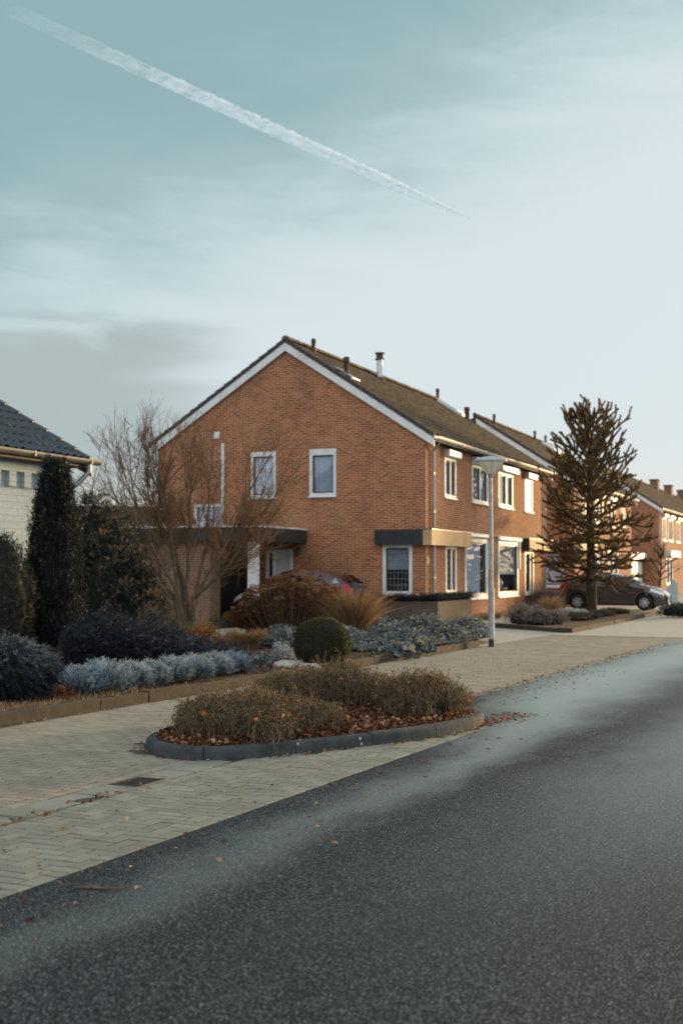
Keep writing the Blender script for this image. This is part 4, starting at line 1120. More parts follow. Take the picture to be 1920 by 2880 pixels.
for k in range(26):  # longer leaders that break the top and the sides
    a = RG.random() * 6.28; zz = RG.uniform(.9, 3.0); r = np.interp(zz, zs, rs) * RG.uniform(.9, 1.06)
    P = np.array([[r*math.cos(a), r*math.sin(a), zz]]); 
    L_.shoots(P, np.array([[.06*math.cos(a), .06*math.sin(a), 1.0]]), [RG.uniform(.25, .42)], 46, .032, .010, [RG.uniform(.4, 1.0)])
L_.build('foliage', 'yew_leaf', y)
mb = MB().lathe([(np.interp(z, zs, rs) * .80, z) for z in np.linspace(.12, 3.1, 16)] + [(.001, 3.15)], 20)
mb.build('inner_foliage', M['inner_dark'], y, smooth=True)
MB().tube([(0,0,-.05),(0.01,0,.5)], .06).build('trunk', M['bark_dark'], y)

# ---- dark spruce of several peaks
sp = T('dwarf_spruce', 'broad dark spruce of several peaks with orange brown shoot tips', 'conifer', (GX(262, 24.6), 24.6, 0.05))
L_ = Leaves()
lobes = [(-.40, .1, 3.02, 1.0), (.02, -.05, 2.72, .85), (-.1, -.5, 2.2, .85), (.36, -.1, 1.95, .62), (.66, -.25, 1.58, .50), (.30, -.7, 1.25, .5), (-.75, -.3, 2.0, .6), (.85, -.5, 1.0, .4)]
for li, (cx_, cy_, hh, rb) in enumerate(lobes):
    n = int(420 * hh * rb) + 160
    z_ = hh * (1 - RG.random(n) ** .75) ; th = RG.random(n) * 2 * np.pi
    prof_ = rb * np.clip(1 - (z_ / hh) ** 1.35, 0.02, 1) ** .8
    tier = 0.82 + 0.25 * np.abs(np.sin(z_ * 5.2 + li + np.sin(th * 3) * .8))
    r = prof_ * tier * RG.uniform(.75, 1.0, n)
    base = np.stack([cx_ + r * np.cos(th), cy_ + r * np.sin(th), z_], 1)
    d = np.stack([np.cos(th), np.sin(th), .55 + RG.normal(0, .25, n)], 1) + RG.normal(0, .2, (n, 3))
    tn = RG.beta(1.8, 2.8, n); tn[RG.random(n) < .06] = .98
    L_.shoots(base, d, RG.uniform(.11, .24, n), 20, .056, .014, tn, .9)
    m2 = int(7 + 10 * rb)
    a = RG.random(m2) * 6.28; rr2 = RG.random(m2) * rb * .35
    zt = hh * np.clip(1 - (rr2 / rb) ** .8, .1, 1)
    L_.shoots(np.stack([cx_ + rr2*np.cos(a), cy_ + rr2*np.sin(a), zt - .05], 1), np.stack([np.cos(a)*.2, np.sin(a)*.2, np.ones(m2)], 1), RG.uniform(.18, .34, m2), 40, .05, .014, RG.choice([.75, .98], m2))
L_.build('foliage', 'spruce_leaf', sp)
for li, (cx_, cy_, hh, rb) in enumerate(lobes):
    pass
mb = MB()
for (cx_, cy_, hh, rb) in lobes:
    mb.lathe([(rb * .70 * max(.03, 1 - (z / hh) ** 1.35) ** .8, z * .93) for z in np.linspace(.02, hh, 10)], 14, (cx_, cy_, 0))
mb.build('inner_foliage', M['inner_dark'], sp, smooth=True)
MB().tube([(-.3, .1, -.06), (-.33, .1, .8)], [.09, .06]).build('trunk', M['bark_dark'], sp)

# ---- golden grey globe conifer at the left edge
gb = T('globe_conifer', 'rounded grey green conifer with golden shoots cut by the left edge', 'conifer', (GX(-14, 20.2), 20.2, 0.05))
L_ = Leaves()
c_, rd = (0, 0, 1.05), (.62, .62, 1.10)
P, d = dome_pts(2300, c_, rd, .10, 3.2, 2.0, -.85)
tn = np.clip(RG.beta(2, 3, len(P)) * .8 + .25 * np.clip(d[:, 2], 0, 1) * RG.random(len(P)), 0, .88); tn[(RG.random(len(P)) < .05) & (d[:, 0] > .1)] = 1
L_.shoots(P, d + np.array([0, 0, .6]) + RG.normal(0, .25, P.shape), RG.uniform(.06, .13, len(P)), 16, .030, .010, tn)
L_.build('foliage', 'gold_leaf', gb)
blob('inner_foliage', c_, rd, 'inner_dark', gb, .10, 3.2, 2.0, .9)

# ---- blue nest spruce at the front left
nb = T('nest_spruce', 'low blue grey mounded spruce with drooping sprays at the front left', 'conifer', (GX(10, 15.6), 15.6, 0.06))
L_ = Leaves()
c_, rd = (0, 0, .22), (.55, .52, .42)
P, d = dome_pts(1700, c_, rd, .14, 3.0, .6, -.30, (.72, 1.0))
dd_ = d * np.array([1, 1, .35]) + np.array([.18, 0, .10]) + RG.normal(0, .22, P.shape)
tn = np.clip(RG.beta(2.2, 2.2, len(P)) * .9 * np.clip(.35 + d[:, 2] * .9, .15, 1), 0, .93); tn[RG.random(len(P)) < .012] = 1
L_.shoots(P, dd_, RG.uniform(.16, .30, len(P)), 30, .040, .010, tn, .6, -.35)
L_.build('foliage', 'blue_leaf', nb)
blob('inner_foliage', c_, rd, 'inner_dark', nb, .14, 3.0, .6, .82)

# ---- sprawling dark juniper
jn = T('sprawling_juniper', 'wide sprawling blackish juniper sloping down behind the lavender row', 'conifer', (GX(330, 20.3), 20.3, 0.05))
L_ = Leaves()
n = 3300
x_ = RG.uniform(-1.22, 1.42, n); yy_ = RG.uniform(-.9, 1.0, n)
htop = np.interp(x_, [-1.22, -.9, -.1, .5, 1.0, 1.42], [.72, .84, .70, .48, .32, .10]) * (1 - .35 * np.abs(yy_) ** 2) * (1 + .10 * np.sin(x_*7 + yy_*4))
z_ = htop * np.where(RG.random(n) < .6, RG.uniform(.82, 1.0, n), RG.uniform(.15, .9, n))
yy_ = np.where(z_ < htop * .8, -np.abs(yy_) * .5 - .45, yy_)
base = np.stack([x_, yy_, z_], 1)
d = np.stack([.75 + RG.normal(0, .35, n), -.45 + RG.normal(0, .35, n), .10 + RG.normal(0, .22, n)], 1)
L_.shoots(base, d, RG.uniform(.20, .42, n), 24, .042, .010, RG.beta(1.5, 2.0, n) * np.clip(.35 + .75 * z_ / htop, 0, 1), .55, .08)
L_.build('foliage', 'juniper_leaf', jn)
Lf = Leaves(); nf = 46; ii = RG.integers(0, n, nf); top_ = z_[ii] > .75 * htop[ii]
Lf.leaves(base[ii] + np.array([.04, -.06, .06]), RG.uniform(.04, .075, nf), .7, RG.uniform(.4, 1, nf), .3)
Lf.build('caught_leaves', 'orange_leaf', jn)
V = []
xs_ = np.linspace(-1.2, 1.35, 24); ys_ = np.linspace(-1, 1.05, 10)
for xx in xs_:
    for yv in ys_:
        V.append((xx, yv * .88, max(.01, np.interp(xx, [-1.22,-.9,-.1,.5,1.0,1.42],[.72,.84,.70,.48,.32,.10]) * (1 - min(1, abs(yv)) ** 3) * .86)))
F = [(i*10 + j, (i+1)*10 + j, (i+1)*10 + j + 1, i*10 + j + 1) for i in range(23) for j in range(9)]
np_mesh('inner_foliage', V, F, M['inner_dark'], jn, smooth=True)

# ---- small dark shrubs between spruce and bare tree
def small_shrub(name, label, cat, px, Y, rad, h, leaf, n=380, core='inner_dark', group=None, nl=.035, nw=.010, K=16, seed=0.0, tl=1.0, z0=.06, up=.6):
    o = T(name, label, cat, (GX(px, Y), Y, z0), 0, group)
    Lv = Leaves()
    P, d = dome_pts(n, (0, 0, h * .35), (rad, rad * .9, h * .62), .14, 3.0, seed, -.45, (.7, 1.0))
    tn = np.clip(RG.beta(2.2, 2.4, len(P)) * tl, 0, 1)
    Lv.shoots(P, d + np.array([0, 0, up]) + RG.normal(0, .25, P.shape), RG.uniform(.25, .5, len(P)) * h * .5, K, nl, nw, tn)
    Lv.build('foliage', leaf, o)
    blob('inner_foliage', (0, 0, h * .33), (rad, rad * .9, h * .60), core, o, .14, 3.0, seed, .72)
    return o
small_shrub('low_conifer', 'small dark low conifer at the foot of the broad spruce', 'conifer', 345, 23.2, .34, .85, 'spruce_leaf', 420, seed=1.0)
small_shrub('low_conifer', 'rounded small dark conifer near the stems of the bare tree', 'conifer', 385, 24.2, .30, .62, 'spruce_leaf', 420, seed=2.2)

# ---- lavender row along the kerb: each clump a plant
lav_lab = ['silvery blue lavender clump next to the mounded blue spruce', 'biggest silvery lavender clump in the kerbside row', 'silvery lavender clump with tan stalks showing at its right flank',
           'short silvery lavender clump in the middle of the kerbside row', 'silvery lavender clump with dead brown leaves caught below it', 'dense silvery lavender clump opposite the back of the planted island',
           'silvery lavender clump last but one before the ivy leaved plants', 'last silvery lavender clump before the pale round stones', 'low lavender tuft behind the kerbside row near the yew']
lav = [(185, 15.7, .30, .40), (248, 16.0, .36, .44), (306, 16.5, .28, .40), (352, 17.0, .25, .36), (398, 17.5, .30, .40), (448, 18.0, .30, .38), (496, 18.6, .28, .36), (538, 19.2, .24, .33), (232, 17.2, .24, .36)]
for i, (px, Y, rad, h) in enumerate(lav):
    h *= .74; rad *= .9 * [1.0, 1.05, .85, .8, 1.05, .95, 1.0, .85, .8][i]
    o = T('lavender_bush', lav_lab[i], 'lavender', (GX(px, Y), Y, .07), RG.random() * 6, 'lavender plants along the garden kerb')
    Lv = Leaves(); n = 330
    P, d = dome_pts(n, (0, 0, h * .30), (rad, rad * .85, h * .58), .12, 3.0, i * 1.3, -.25, (.62, 1.0))
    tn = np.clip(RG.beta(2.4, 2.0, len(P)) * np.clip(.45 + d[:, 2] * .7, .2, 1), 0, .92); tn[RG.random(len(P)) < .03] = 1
    Lv.shoots(P, d * np.array([.8, .8, 1]) + np.array([0, 0, .75]) + RG.normal(0, .2, P.shape), RG.uniform(.09, .17, len(P)), 16, .052, .010, tn, .7)
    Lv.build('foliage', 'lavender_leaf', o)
    polys = []
    for k in range(70):
        a = RG.random() * 6.28; r0 = RG.random() * rad * .4; r1 = rad * RG.uniform(.5, 1.0)
        p0 = np.array([r0*math.cos(a), r0*math.sin(a), 0]); p1 = np.array([r1*math.cos(a), r1*.85*math.sin(a), h * RG.uniform(.35, .75)])
        polys.append((np.array([p0, (p0 + p1) / 2 + RG.normal(0, .02, 3), p1]), [.004, .003, .002]))
    tubes_obj('stems', polys, 'twig_grey', o, 3)

for px, Y, r_, h_, lab in [(322, 16.55, .15, .22, 'rust brown withered tuft between two lavender clumps'), (424, 17.6, .13, .20, 'small rusty withered tuft in the middle of the lavender row'), (515, 18.8, .14, .24, 'dark rusty plant near the right end of the lavender row'), (150, 15.3, .14, .22, 'withered tuft between the blue mounded spruce and the lavender')]:
    o = T('withered_plant', lab, 'plant', (GX(px, Y), Y, .07))
    Lv = Leaves(); n = 240; a = RG.random(n) * 6.28; rr0 = r_ * np.sqrt(RG.random(n)); b0_ = np.stack([rr0*np.cos(a)*.5, rr0*np.sin(a)*.5, np.zeros(n)], 1)
    Lv.blades(b0_, np.stack([np.cos(a)*.5, np.sin(a)*.5, np.ones(n)], 1) + RG.normal(0, .25, (n, 3)), h_ * RG.uniform(.5, 1.1, n), .008, RG.random(n) * .8)
    P, d = dome_pts(150, (0, 0, h_*.45), (r_, r_, h_*.5), .2, 3, px, -.6, (.5, 1)); Lv.leaves(P, RG.uniform(.025, .05, len(P)), .6, RG.beta(1.5, 1.5, len(P)))
    Lv.build('foliage', 'dry_leaf', o)
    tubes_obj('stems', [(np.array([[p[0]*.3, p[1]*.3, 0], p*.6, p]), [.004, .003, .002]) for p in P[::6]], 'bark_twig', o, 3)

# ---- clipped box ball
tb = T('topiary_ball', 'clipped dark green box dome at the kerb with pale frosted top', 'topiary', (GX(739, 20.85), 20.85, 0.03))
Lv = Leaves()
c_, rd = (0, 0, .40), (.445, .445, .41)
P, d = dome_pts(21000, c_, rd, .03, 3.2, 0, -.95, (.92, 1.02), .86)
tn = np.clip(RG.beta(2, 3, len(P)) * .8 + .22 * np.clip(d[:, 2] - .35, 0, 1) * RG.random(len(P)) * 2, 0, 1)  # upper leaves tinted paler: frost plus warm top light put into colour
Lv.leaves(P, RG.uniform(.016, .030, len(P)), .6, tn)
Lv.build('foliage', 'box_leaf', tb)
blob('inner_foliage', c_, rd, 'inner_dark', tb, .015, 4.0, 0, .95, pw=.86)

# ---- hydrangea with dead flower heads
hy = T('hydrangea_bush', 'large hydrangea bush covered in dry brown flower heads before the red car', 'shrub', (GX(664, 28.6), 28.6, 0.05))
Lv = Leaves(); polys = []
for k in range(225):
    a = RG.random() * 6.28; u_ = math.sqrt(RG.random())
    x1 = 1.46 * u_ * math.cos(a); y1 = .95 * u_ * math.sin(a)
    zt = np.interp(x1, [-1.3, -1.0, -.5, .2, .7, 1.3], [.75, 1.15, 1.42, 1.56, 1.50, 1.10]) * math.sqrt(max(.12, 1 - u_**2 * .42)) * RG.uniform(.80, 1.04)
    p0 = np.array([x1 * .45, y1 * .45, 0]); p1 = np.array([x1, y1, zt])
    mid = (p0 + p1) / 2 + np.array([x1 * .08, y1 * .08, .1])
    polys.append((np.array([p0, mid, p1]), [.008, .006, .004]))
    m2 = int(RG.uniform(40, 70)); dv = rdir(m2); R_ = RG.uniform(.055, .095)
    Lv.leaves(p1 + dv * np.array([R_, R_, R_ * .72]) * RG.uniform(.6, 1, (m2, 1)), .032, .8, np.clip(RG.beta(2, 2.2, m2) * RG.uniform(.5, 1.15), 0, 1))
    for q_ in range(5):
        f = RG.uniform(.35, .92); pp, _ = frac_at(np.array([p0, mid, p1]), f)
        Lv.leaves(pp[None] + RG.normal(0, .05, (3, 3)), RG.uniform(.06, .11, 3), .5, RG.random(3) * .45)
Lv.build('flower_heads', 'hydrangea_head', hy)
tubes_obj('stems', polys, 'bark_twig', hy, 4)
blob('inner_foliage', (0, .1, .38), (1.1, .72, .85), 'inner_brown', hy, .1, 3, 1, .9)

def grass_clump(name, label, px, Y, rad, h, n, mat, lean=.45, wd=.008, z0=.06, group=None, cat='grass'):
    o = T(name, label, cat, (GX(px, Y), Y, z0), 0, group)
    a = RG.random(n) * 6.28; r0 = np.sqrt(RG.random(n)) * rad * .45
    b = np.stack([r0*np.cos(a), r0*np.sin(a), np.zeros(n)], 1)
    out_ = np.stack([np.cos(a), np.sin(a), np.zeros(n)], 1) + RG.normal(0, .25, (n, 3)) * np.array([1, 1, 0])
    hh = h * RG.uniform(.55, 1.05, n); ll = lean * RG.uniform(.3, 1.2, n) * h
    sd = perp(out_ + np.array([0, 0, .01]))
    V = []; 
    prev = b
    W0 = wd
    pts = []
    for f in (0, .4, .75, 1.0):
        pts.append(b + out_ * (ll * f ** 2)[:, None] + np.array([0, 0, 1.0]) * (hh * (f - .18 * f ** 3))[:, None])
    tn = RG.random(n); Q = []; TT = []
    for i in range(3):
        w0 = W0 * (1 - i / 3) ; w1 = W0 * (1 - (i + 1) / 3) + .0008
        Q.append(np.stack([pts[i] - sd * w0, pts[i] + sd * w0, pts[i+1] + sd * w1, pts[i+1] - sd * w1], 1)); TT.append(tn)
    Lv = Leaves(); Lv.V = Q; Lv.T = TT
    Lv.build('blades', mat, o)
    return o
grass_clump('ornamental_grass', 'tall fountain of tan ornamental grass between hydrangea and brick planter', 812, 28.2, .55, 1.36, 2200, 'tan_leaf', .42, .007)
grass_clump('ornamental_grass', 'second tan grass fountain half buried in the right flank of the hydrangea', 770, 28.0, .42, 1.10, 1000, 'tan_leaf', .35, .007)
grass_clump('ornamental_grass', 'pale straw coloured grass tuft under the bare tree', 408, 27.0, .26, .62, 500, 'dry_grass', .4, .007)
grass_clump('ornamental_grass', 'thin tuft of dry straw grass behind the orange plants', 470, 28.0, .35, .55, 400, 'dry_grass', .5, .006)
grass_clump('fescue_tuft', 'little dark blue fescue tuft beside the pale stones', 596, 21.3, .20, .26, 700, 'juniper_leaf', .75, .004)
grass_clump('ornamental_grass', 'tangled tan dying perennial clump behind the low lavender end', 567, 25.0, .36, .52, 900, 'tan_leaf', .6, .008)
def leafy(name, label, px, Y, rad, h, leaf, n, size, asp=.6, core=None, cat='plant', z0=.06, group=None, seed=.4, flat=0.0):
    o = T(name, label, cat, (GX(px, Y), Y, z0), 0, group)
    Lv = Leaves()
    P, d = dome_pts(n, (0, 0, h * .3), (rad, rad * .9, h * .68), .2, 3.0, seed, -.3, (.55, 1.02))
    Lv.leaves(P, RG.uniform(.7, 1.3, len(P)) * size, asp, RG.beta(2, 2, len(P)), flat)
    Lv.build('foliage', leaf, o)
    polys = []
    for p in P[::max(1, len(P) // 40)]:
        polys.append((np.array([[p[0]*.2, p[1]*.2, 0], p * np.array([.7, .7, .55]), p]), [.006, .004, .002]))
    tubes_obj('stems', polys, 'twig_grey', o, 3)
    return o
leafy('orange_perennial', 'bright orange withered perennial under the bare tree', 470, 26.0, .36, .50, 'orange_leaf', 900, .05)
leafy('orange_perennial', 'smaller orange withered plant left of the tan dying clump', 535, 25.6, .20, .36, 'orange_leaf', 420, .045, seed=2)
leafy('groundcover_plant', 'low dark blue leaved plant with yellow spots beside the pale stones', 607, 20.6, .34, .24, 'ivy_leaf', 700, .05, .8, flat=.5)
leafy('frosted_plant', 'small frosted pale leaved plant touching the clipped box dome', 655, 22.0, .20, .30, 'frost_leaf', 350, .045, .5)
leafy('frosted_plant', 'frosted pale plant tuft in the leaf litter behind the stones', 640, 23.4, .16, .28, 'frost_leaf', 260, .04, .5, seed=3)
leafy('bergenia', 'broad leaved blue green plant at the kerb right of the clipped box dome', 905, 23.3, .38, .26, 'ivy_leaf', 240, .15, .75, flat=.35)
leafy('bergenia', 'broad leaved plant with browning leaves nearer the lamp post', 960, 24.3, .30, .22, 'ivy_leaf', 160, .14, .75, seed=1.9, flat=.35)
leafy('red_shrub', 'small dark red shrub under the right side of the spruce', 318, 24.6, .22, .42, 'dry_leaf', 260, .03, .7)
# stones
for i, (px, Y, r, lab) in enumerate([(655, 20.35, .14, 'long pale boulder at the end of the garden kerb'), (679, 20.6, .12, 'upright small pale stone beside the box dome'), (700, 20.3, .10, 'grey pebble boulder under the box dome'),
                                      (636, 20.7, .10, 'pale stone half hidden by the dark blue leaved plant'), (716, 20.1, .11, 'whitish oval stone nearest the box dome')]):
    c = (GX(px, Y), Y, .06)
    V = []; nu, nv = 14, 9
    for j in range(nv + 1):
        for k in range(nu):
            ph = math.pi * j / nv; th = 2*math.pi*k/nu
            v = Vector((math.sin(ph)*math.cos(th), math.sin(ph)*math.sin(th), math.cos(ph)))
            f = 1 + .25 * mnoise.noise(v * 1.6 + Vector((i*5, 0, 0)))
            V.append((v.x*r*1.35*f, v.y*r*f, v.z*r*.65*f + r*.35))
    F = [(j*nu + k, (j+1)*nu + k, (j+1)*nu + (k+1) % nu, j*nu + (k+1) % nu) for j in range(nv) for k in range(nu)]
    o = np_mesh('garden_stone', V, F, M['stone'], smooth=True); o.location = c; tag(o, lab, 'stone', 'stones beside the box dome')

# ---- ivy mat
Lv = Leaves()
n = 15000
ra = RG.random(n); a_ = 11.6 + ra * 7.0; wob = .15 * np.sin(a_ * 3.1)
near = np.interp(a_, [11.6, 13.5, 15.4, 17.2, 18.6], [4.85, 4.72, 4.68, 4.72, 5.4]); far = np.interp(a_, [11.6, 14, 17, 18.6], [7.4, 9.2, 9.0, 7.2])
rb_ = RG.random(n) ** .85; b_ = near + (far - near) * rb_ + wob * .4
hh = .16 + .13 * np.sin(a_ * 2.3 + b_ * 1.7) + .10 * np.sin(a_ * 5.1 - b_ * 3.0) + .12 * np.clip((a_ - 15.4) / 2, 0, 1)
hh = np.clip(hh, .08, .5) * np.clip((rb_ + .06) * 7, .3, 1) * np.clip((18.75 - a_) * 2.0, .2, 1)
P = np.stack([E0[0] + SA[0]*a_ - SA[1]*b_, E0[1] + SA[1]*a_ + SA[0]*b_, .09 + hh * RG.uniform(.55, 1.05, n)], 1)
Lv.leaves(P, RG.uniform(.05, .095, n), .85, RG.beta(2, 1.9, n), .25)
o = Lv.build('ivy', 'ivy_leaf'); tag(o, 'blue green ivy carpet with yellowed leaves under the lamp post', 'ivy', kind='stuff')
o = sheet('ivy_earth', [(11.6, 4.9), (15.4, 4.72), (17.2, 4.75), (18.4, 5.6), (18.3, 7.1), (17, 8.9), (14, 9.0), (11.6, 7.3)], .13, 'inner_dark', E3, ST_ROT)

# ---- dead grass and leaf litter of the garden bed
def in_bed(a, b): return True
Lv = Leaves(); n = 5200
a_ = RG.uniform(-9, 12.5, n); b_ = 4.62 + RG.random(n) ** 1.6 * 4.6
P = np.stack([E0[0] + SA[0]*a_ - SA[1]*b_, E0[1] + SA[1]*a_ + SA[0]*b_, np.full(n, .095)], 1)
Lv.leaves(P + np.array([0, 0, 1]) * RG.uniform(0, .03, (n, 1)), RG.uniform(.03, .07, n), .65, RG.beta(2, 2, n), .75)
o = Lv.build('leaf_litter', 'dry_leaf'); tag(o, 'brown leaf litter lying over the garden soil', 'leaves', kind='stuff')
Lv = Leaves(); n = 5200
a_ = np.concatenate([RG.uniform(-3, 3.4, n // 2), RG.uniform(7, 13, n - n // 2)]); b_ = 4.64 + RG.random(n) ** 1.4 * np.where(a_ < 5, .55, 2.6)
P = np.stack([E0[0] + SA[0]*a_ - SA[1]*b_, E0[1] + SA[1]*a_ + SA[0]*b_, np.full(n, .085)], 1)
Lv.blades(P, RG.normal(0, .7, (n, 3)) + np.array([0, 0, .8]), RG.uniform(.05, .13, n), .006, RG.random(n))
o = Lv.build('dead_grass', 'dry_grass'); tag(o, 'thin dead grass along the inside of the garden kerb', 'grass', kind='stuff')

# ---- the planted island: three clipped thickets of fine twigs
def thicket(label, X, Y, rx, ry, h, n_tw, n_lf, seed, z0=.08, lean=0.0):
    o = T('clipped_shrub', label, 'shrub', (X, Y, z0), 0, 'clipped shrubs in the planted island')
    polys = []; Lv = Leaves()
    P_end = []
    for k in range(n_tw):
        a = RG.random() * 6.28; u_ = math.sqrt(RG.random())
        bump = 1 + .13 * math.sin(a * 3 + seed) + .08 * math.sin(a * 5 + 2*seed)
        x1 = rx * u_ * math.cos(a) * bump; y1 = ry * u_ * math.sin(a) * bump
        z1 = h * (1 - .52 * u_ ** 2.6) * RG.uniform(.72, 1.06) * (1 + .10 * math.sin(x1 * 7 + seed * 3) * math.cos(y1 * 6 - seed) + (.25 if RG.random() < .05 else 0))
        p0 = np.array([x1 * .94 + RG.normal(0, .03), y1 * .94 + RG.normal(0, .03), 0]); p1 = np.array([x1, y1, z1])
        mid = (p0 + p1) * .5 + RG.normal(0, .035, 3)
        P = np.array([p0, mid, p1]); polys.append((P, [.0042, .003, .0016])); P_end.append(P)
        for _ in range(3):
            f = RG.uniform(.45, .98); q_, t_ = frac_at(P, f)
            dv = t_ + RG.normal(0, .55, 3); dv[2] = abs(dv[2]) + .3; dv /= np.linalg.norm(dv); e_ = q_ + dv * RG.uniform(.06, .16) * h / .5
            e_[2] = min(e_[2], z1 * 1.06)
            polys.append((np.array([q_, (q_ + e_) / 2 + RG.normal(0, .008, 3), e_]), [.0026, .002, .0011])); P_end.append(np.array([q_, (q_+e_)/2, e_]))
    tubes_obj('twigs', polys, 'hedge_twig', o, 3)
    A = np.array(P_end); idx = RG.integers(0, len(A), n_lf); f = RG.random(n_lf) ** .55
    C = A[idx, 1] * (1 - f)[:, None] + A[idx, 2] * f[:, None] + RG.normal(0, .012, (n_lf, 3))
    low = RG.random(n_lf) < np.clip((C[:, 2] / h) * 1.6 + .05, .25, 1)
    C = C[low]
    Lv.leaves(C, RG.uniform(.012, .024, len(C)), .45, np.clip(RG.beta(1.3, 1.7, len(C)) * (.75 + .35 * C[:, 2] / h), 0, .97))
    m2 = 60; ii = RG.integers(0, len(A), m2)
    Lv.leaves(A[ii, 2] + np.array([0, 0, .01]), RG.uniform(.04, .075, m2), .6, np.full(m2, 1.0), .3)
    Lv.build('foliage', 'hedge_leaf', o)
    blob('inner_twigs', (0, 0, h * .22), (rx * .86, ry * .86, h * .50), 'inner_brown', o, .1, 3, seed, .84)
    return o
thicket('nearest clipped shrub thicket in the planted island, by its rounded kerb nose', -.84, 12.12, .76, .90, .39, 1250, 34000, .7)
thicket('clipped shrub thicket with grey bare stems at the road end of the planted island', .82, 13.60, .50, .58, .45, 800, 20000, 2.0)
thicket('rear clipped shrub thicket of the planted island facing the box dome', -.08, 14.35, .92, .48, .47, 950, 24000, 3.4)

# leaf litter on the island
Lv = Leaves(); n = 5200
pts = []
while len(pts) < n:
    a, b = RG.uniform(-1, 3.3), RG.uniform(0, 2.6)
    if in_poly(a, b, ISL_IN): pts.append((a, b))
pa = np.array(pts)
P = np.stack([E0[0] + SA[0]*pa[:,0] - SA[1]*pa[:,1], E0[1] + SA[1]*pa[:,0] + SA[0]*pa[:,1], .095 + RG.random(n) ** 2 * .09], 1)
Lv.leaves(P, RG.uniform(.035, .085, n), .62, RG.beta(1.7, 1.9, n), .35)
o = Lv.build('island_leaves', 'dry_leaf'); tag(o, 'thick russet fallen leaves covering the island soil', 'leaves', kind='stuff')
# leaves blown along kerbs and scattered on the paving
Lv = Leaves(); P = []
def addl(a, b, z=.018): P.append((*SW(a, b)[:2], z))
for _ in range(330):
    l = RG.random() * total; p = at_len(inset_ring(outer, -abs(RG.normal(0, .05)) - .015), l)
    if p.y < 1.0 or RG.random() < .25: addl(p.x, p.y)
for _ in range(260): addl(RG.uniform(2.3, 3.6), RG.normal(.25, .12) - .15)
for _ in range(420): addl(RG.uniform(3, 18), 1.12 + RG.normal(0, .07) + .1*math.sin(RG.random()*9))
for _ in range(160): addl(RG.uniform(4, 10), RG.normal(.75, .25))
for _ in range(300): addl(RG.uniform(-6, 15.5), 4.47 - abs(RG.normal(0, .04)))
for _ in range(60): addl(RG.uniform(-7, 0), RG.uniform(.05, 1.5))
for _ in range(50): addl(RG.uniform(-7, 12), RG.uniform(1.6, 4.4))
for _ in range(90): addl(RG.uniform(-7, 2), -abs(RG.normal(0, .45)))
for _ in range(70): addl(RG.uniform(-4.5, -2.2), RG.normal(1.16, .04))
for _ in range(380):
    f = RG.random(); q0 = Vector(B0) * (1 - f) + Vector(B1) * f; addl(q0.x + RG.normal(0, .05), q0.y - abs(RG.normal(0, .10)), .02)
P = np.array(P)
Lv.leaves(P, RG.uniform(.025, .06, len(P)), .6, RG.beta(3.2, 1.5, len(P)), .8)
o = Lv.build('blown_leaves', 'dry_leaf'); tag(o, 'small dry leaves blown along the kerbs and paving', 'leaves', kind='stuff')
o = MB().tube([(0,0,.006),(.09,.008,.010),(.17,-.006,.007),(.25,.012,.009)], [.008,.009,.007,.005], 6).build('fallen_twig', M['bark_brown'], smooth=True)
o.location = (-1.33, 6.55, .012); o.rotation_euler = (0, 0, -.12); tag(o, 'short brown twig lying on the asphalt near its edge', 'twig')

# ---- bare multi-stemmed tree
bt = T('bare_tree', 'leafless multi-stemmed tree with dense fine twigs before the garage', 'tree', (GX(432, 30.5), 30.5, 0.0))
trunk, br1, tw = [], [], []
stems = [(-1.0, .1, 1.05), (-.55, .3, 1.3), (-.12, -.2, 1.5), (.28, .15, 1.4), (.70, -.1, 1.2), (-.75, -.35, 1.15), (.1, .4, 1.45), (1.12, .1, 1.0), (-.30, .1, 1.6), (1.0, -.3, .7), (-1.1, -.1, .75)]
for i, (dx_, dy_, dz_) in enumerate(stems):
    b0 = np.array([dx_ * .15, dy_ * .2, -.05])
    P1_, d1 = wander(b0, (dx_ * .14, dy_ * .22, 1), .95 + .35 * RG.random(), 6, .06)
    P2_, d2_ = wander(P1_[-1], (dx_, dy_, dz_), 2.5 if i < 9 else 1.7, 10, .055, (0, 0, .045))
    PP = np.concatenate([P1_, P2_[1:]]); r = np.linspace(.070, .016, len(PP)) * RG.uniform(.8, 1.12)
    trunk.append((PP, r))
    for k in range(11):
        f = RG.uniform(.42, 1.0) if k < 9 else 1.0
        p, t = frac_at(PP, f)
        dv = t * 1.0 + RG.normal(0, .40, 3) + np.array([dx_ * .12, 0, .15])
        B, db = wander(p, dv, RG.uniform(.9, 1.7) * (1.05 if f > .8 else .9), 7, .065, (0, 0, .05))
        br1.append((B, np.linspace(.015, .0055, len(B))))
        for m_2 in range(8):
            p2, t2 = frac_at(B, RG.uniform(.2, 1.0))
            C_, dc = wander(p2, t2 + RG.normal(0, .42, 3) + np.array([0, 0, .15]), RG.uniform(.40, .90), 5, .09, (0, 0, .04))
            tw.append((C_, np.linspace(.0070, .0036, len(C_))))
            for m3 in range(5):
                p3, t3 = frac_at(C_, RG.uniform(.15, 1.0))
                D_, _ = wander(p3, t3 + RG.normal(0, .48, 3) + np.array([0, 0, .1]), RG.uniform(.22, .50), 3, .11)
                tw.append((D_, np.linspace(.0044, .0026, len(D_))))
tubes_obj('trunk', trunk, 'bark_brown', bt, 8)
tubes_obj('limbs', br1, 'bark_brown', bt, 5)
tubes_obj('twigs', tw, 'bark_twig', bt, 3)

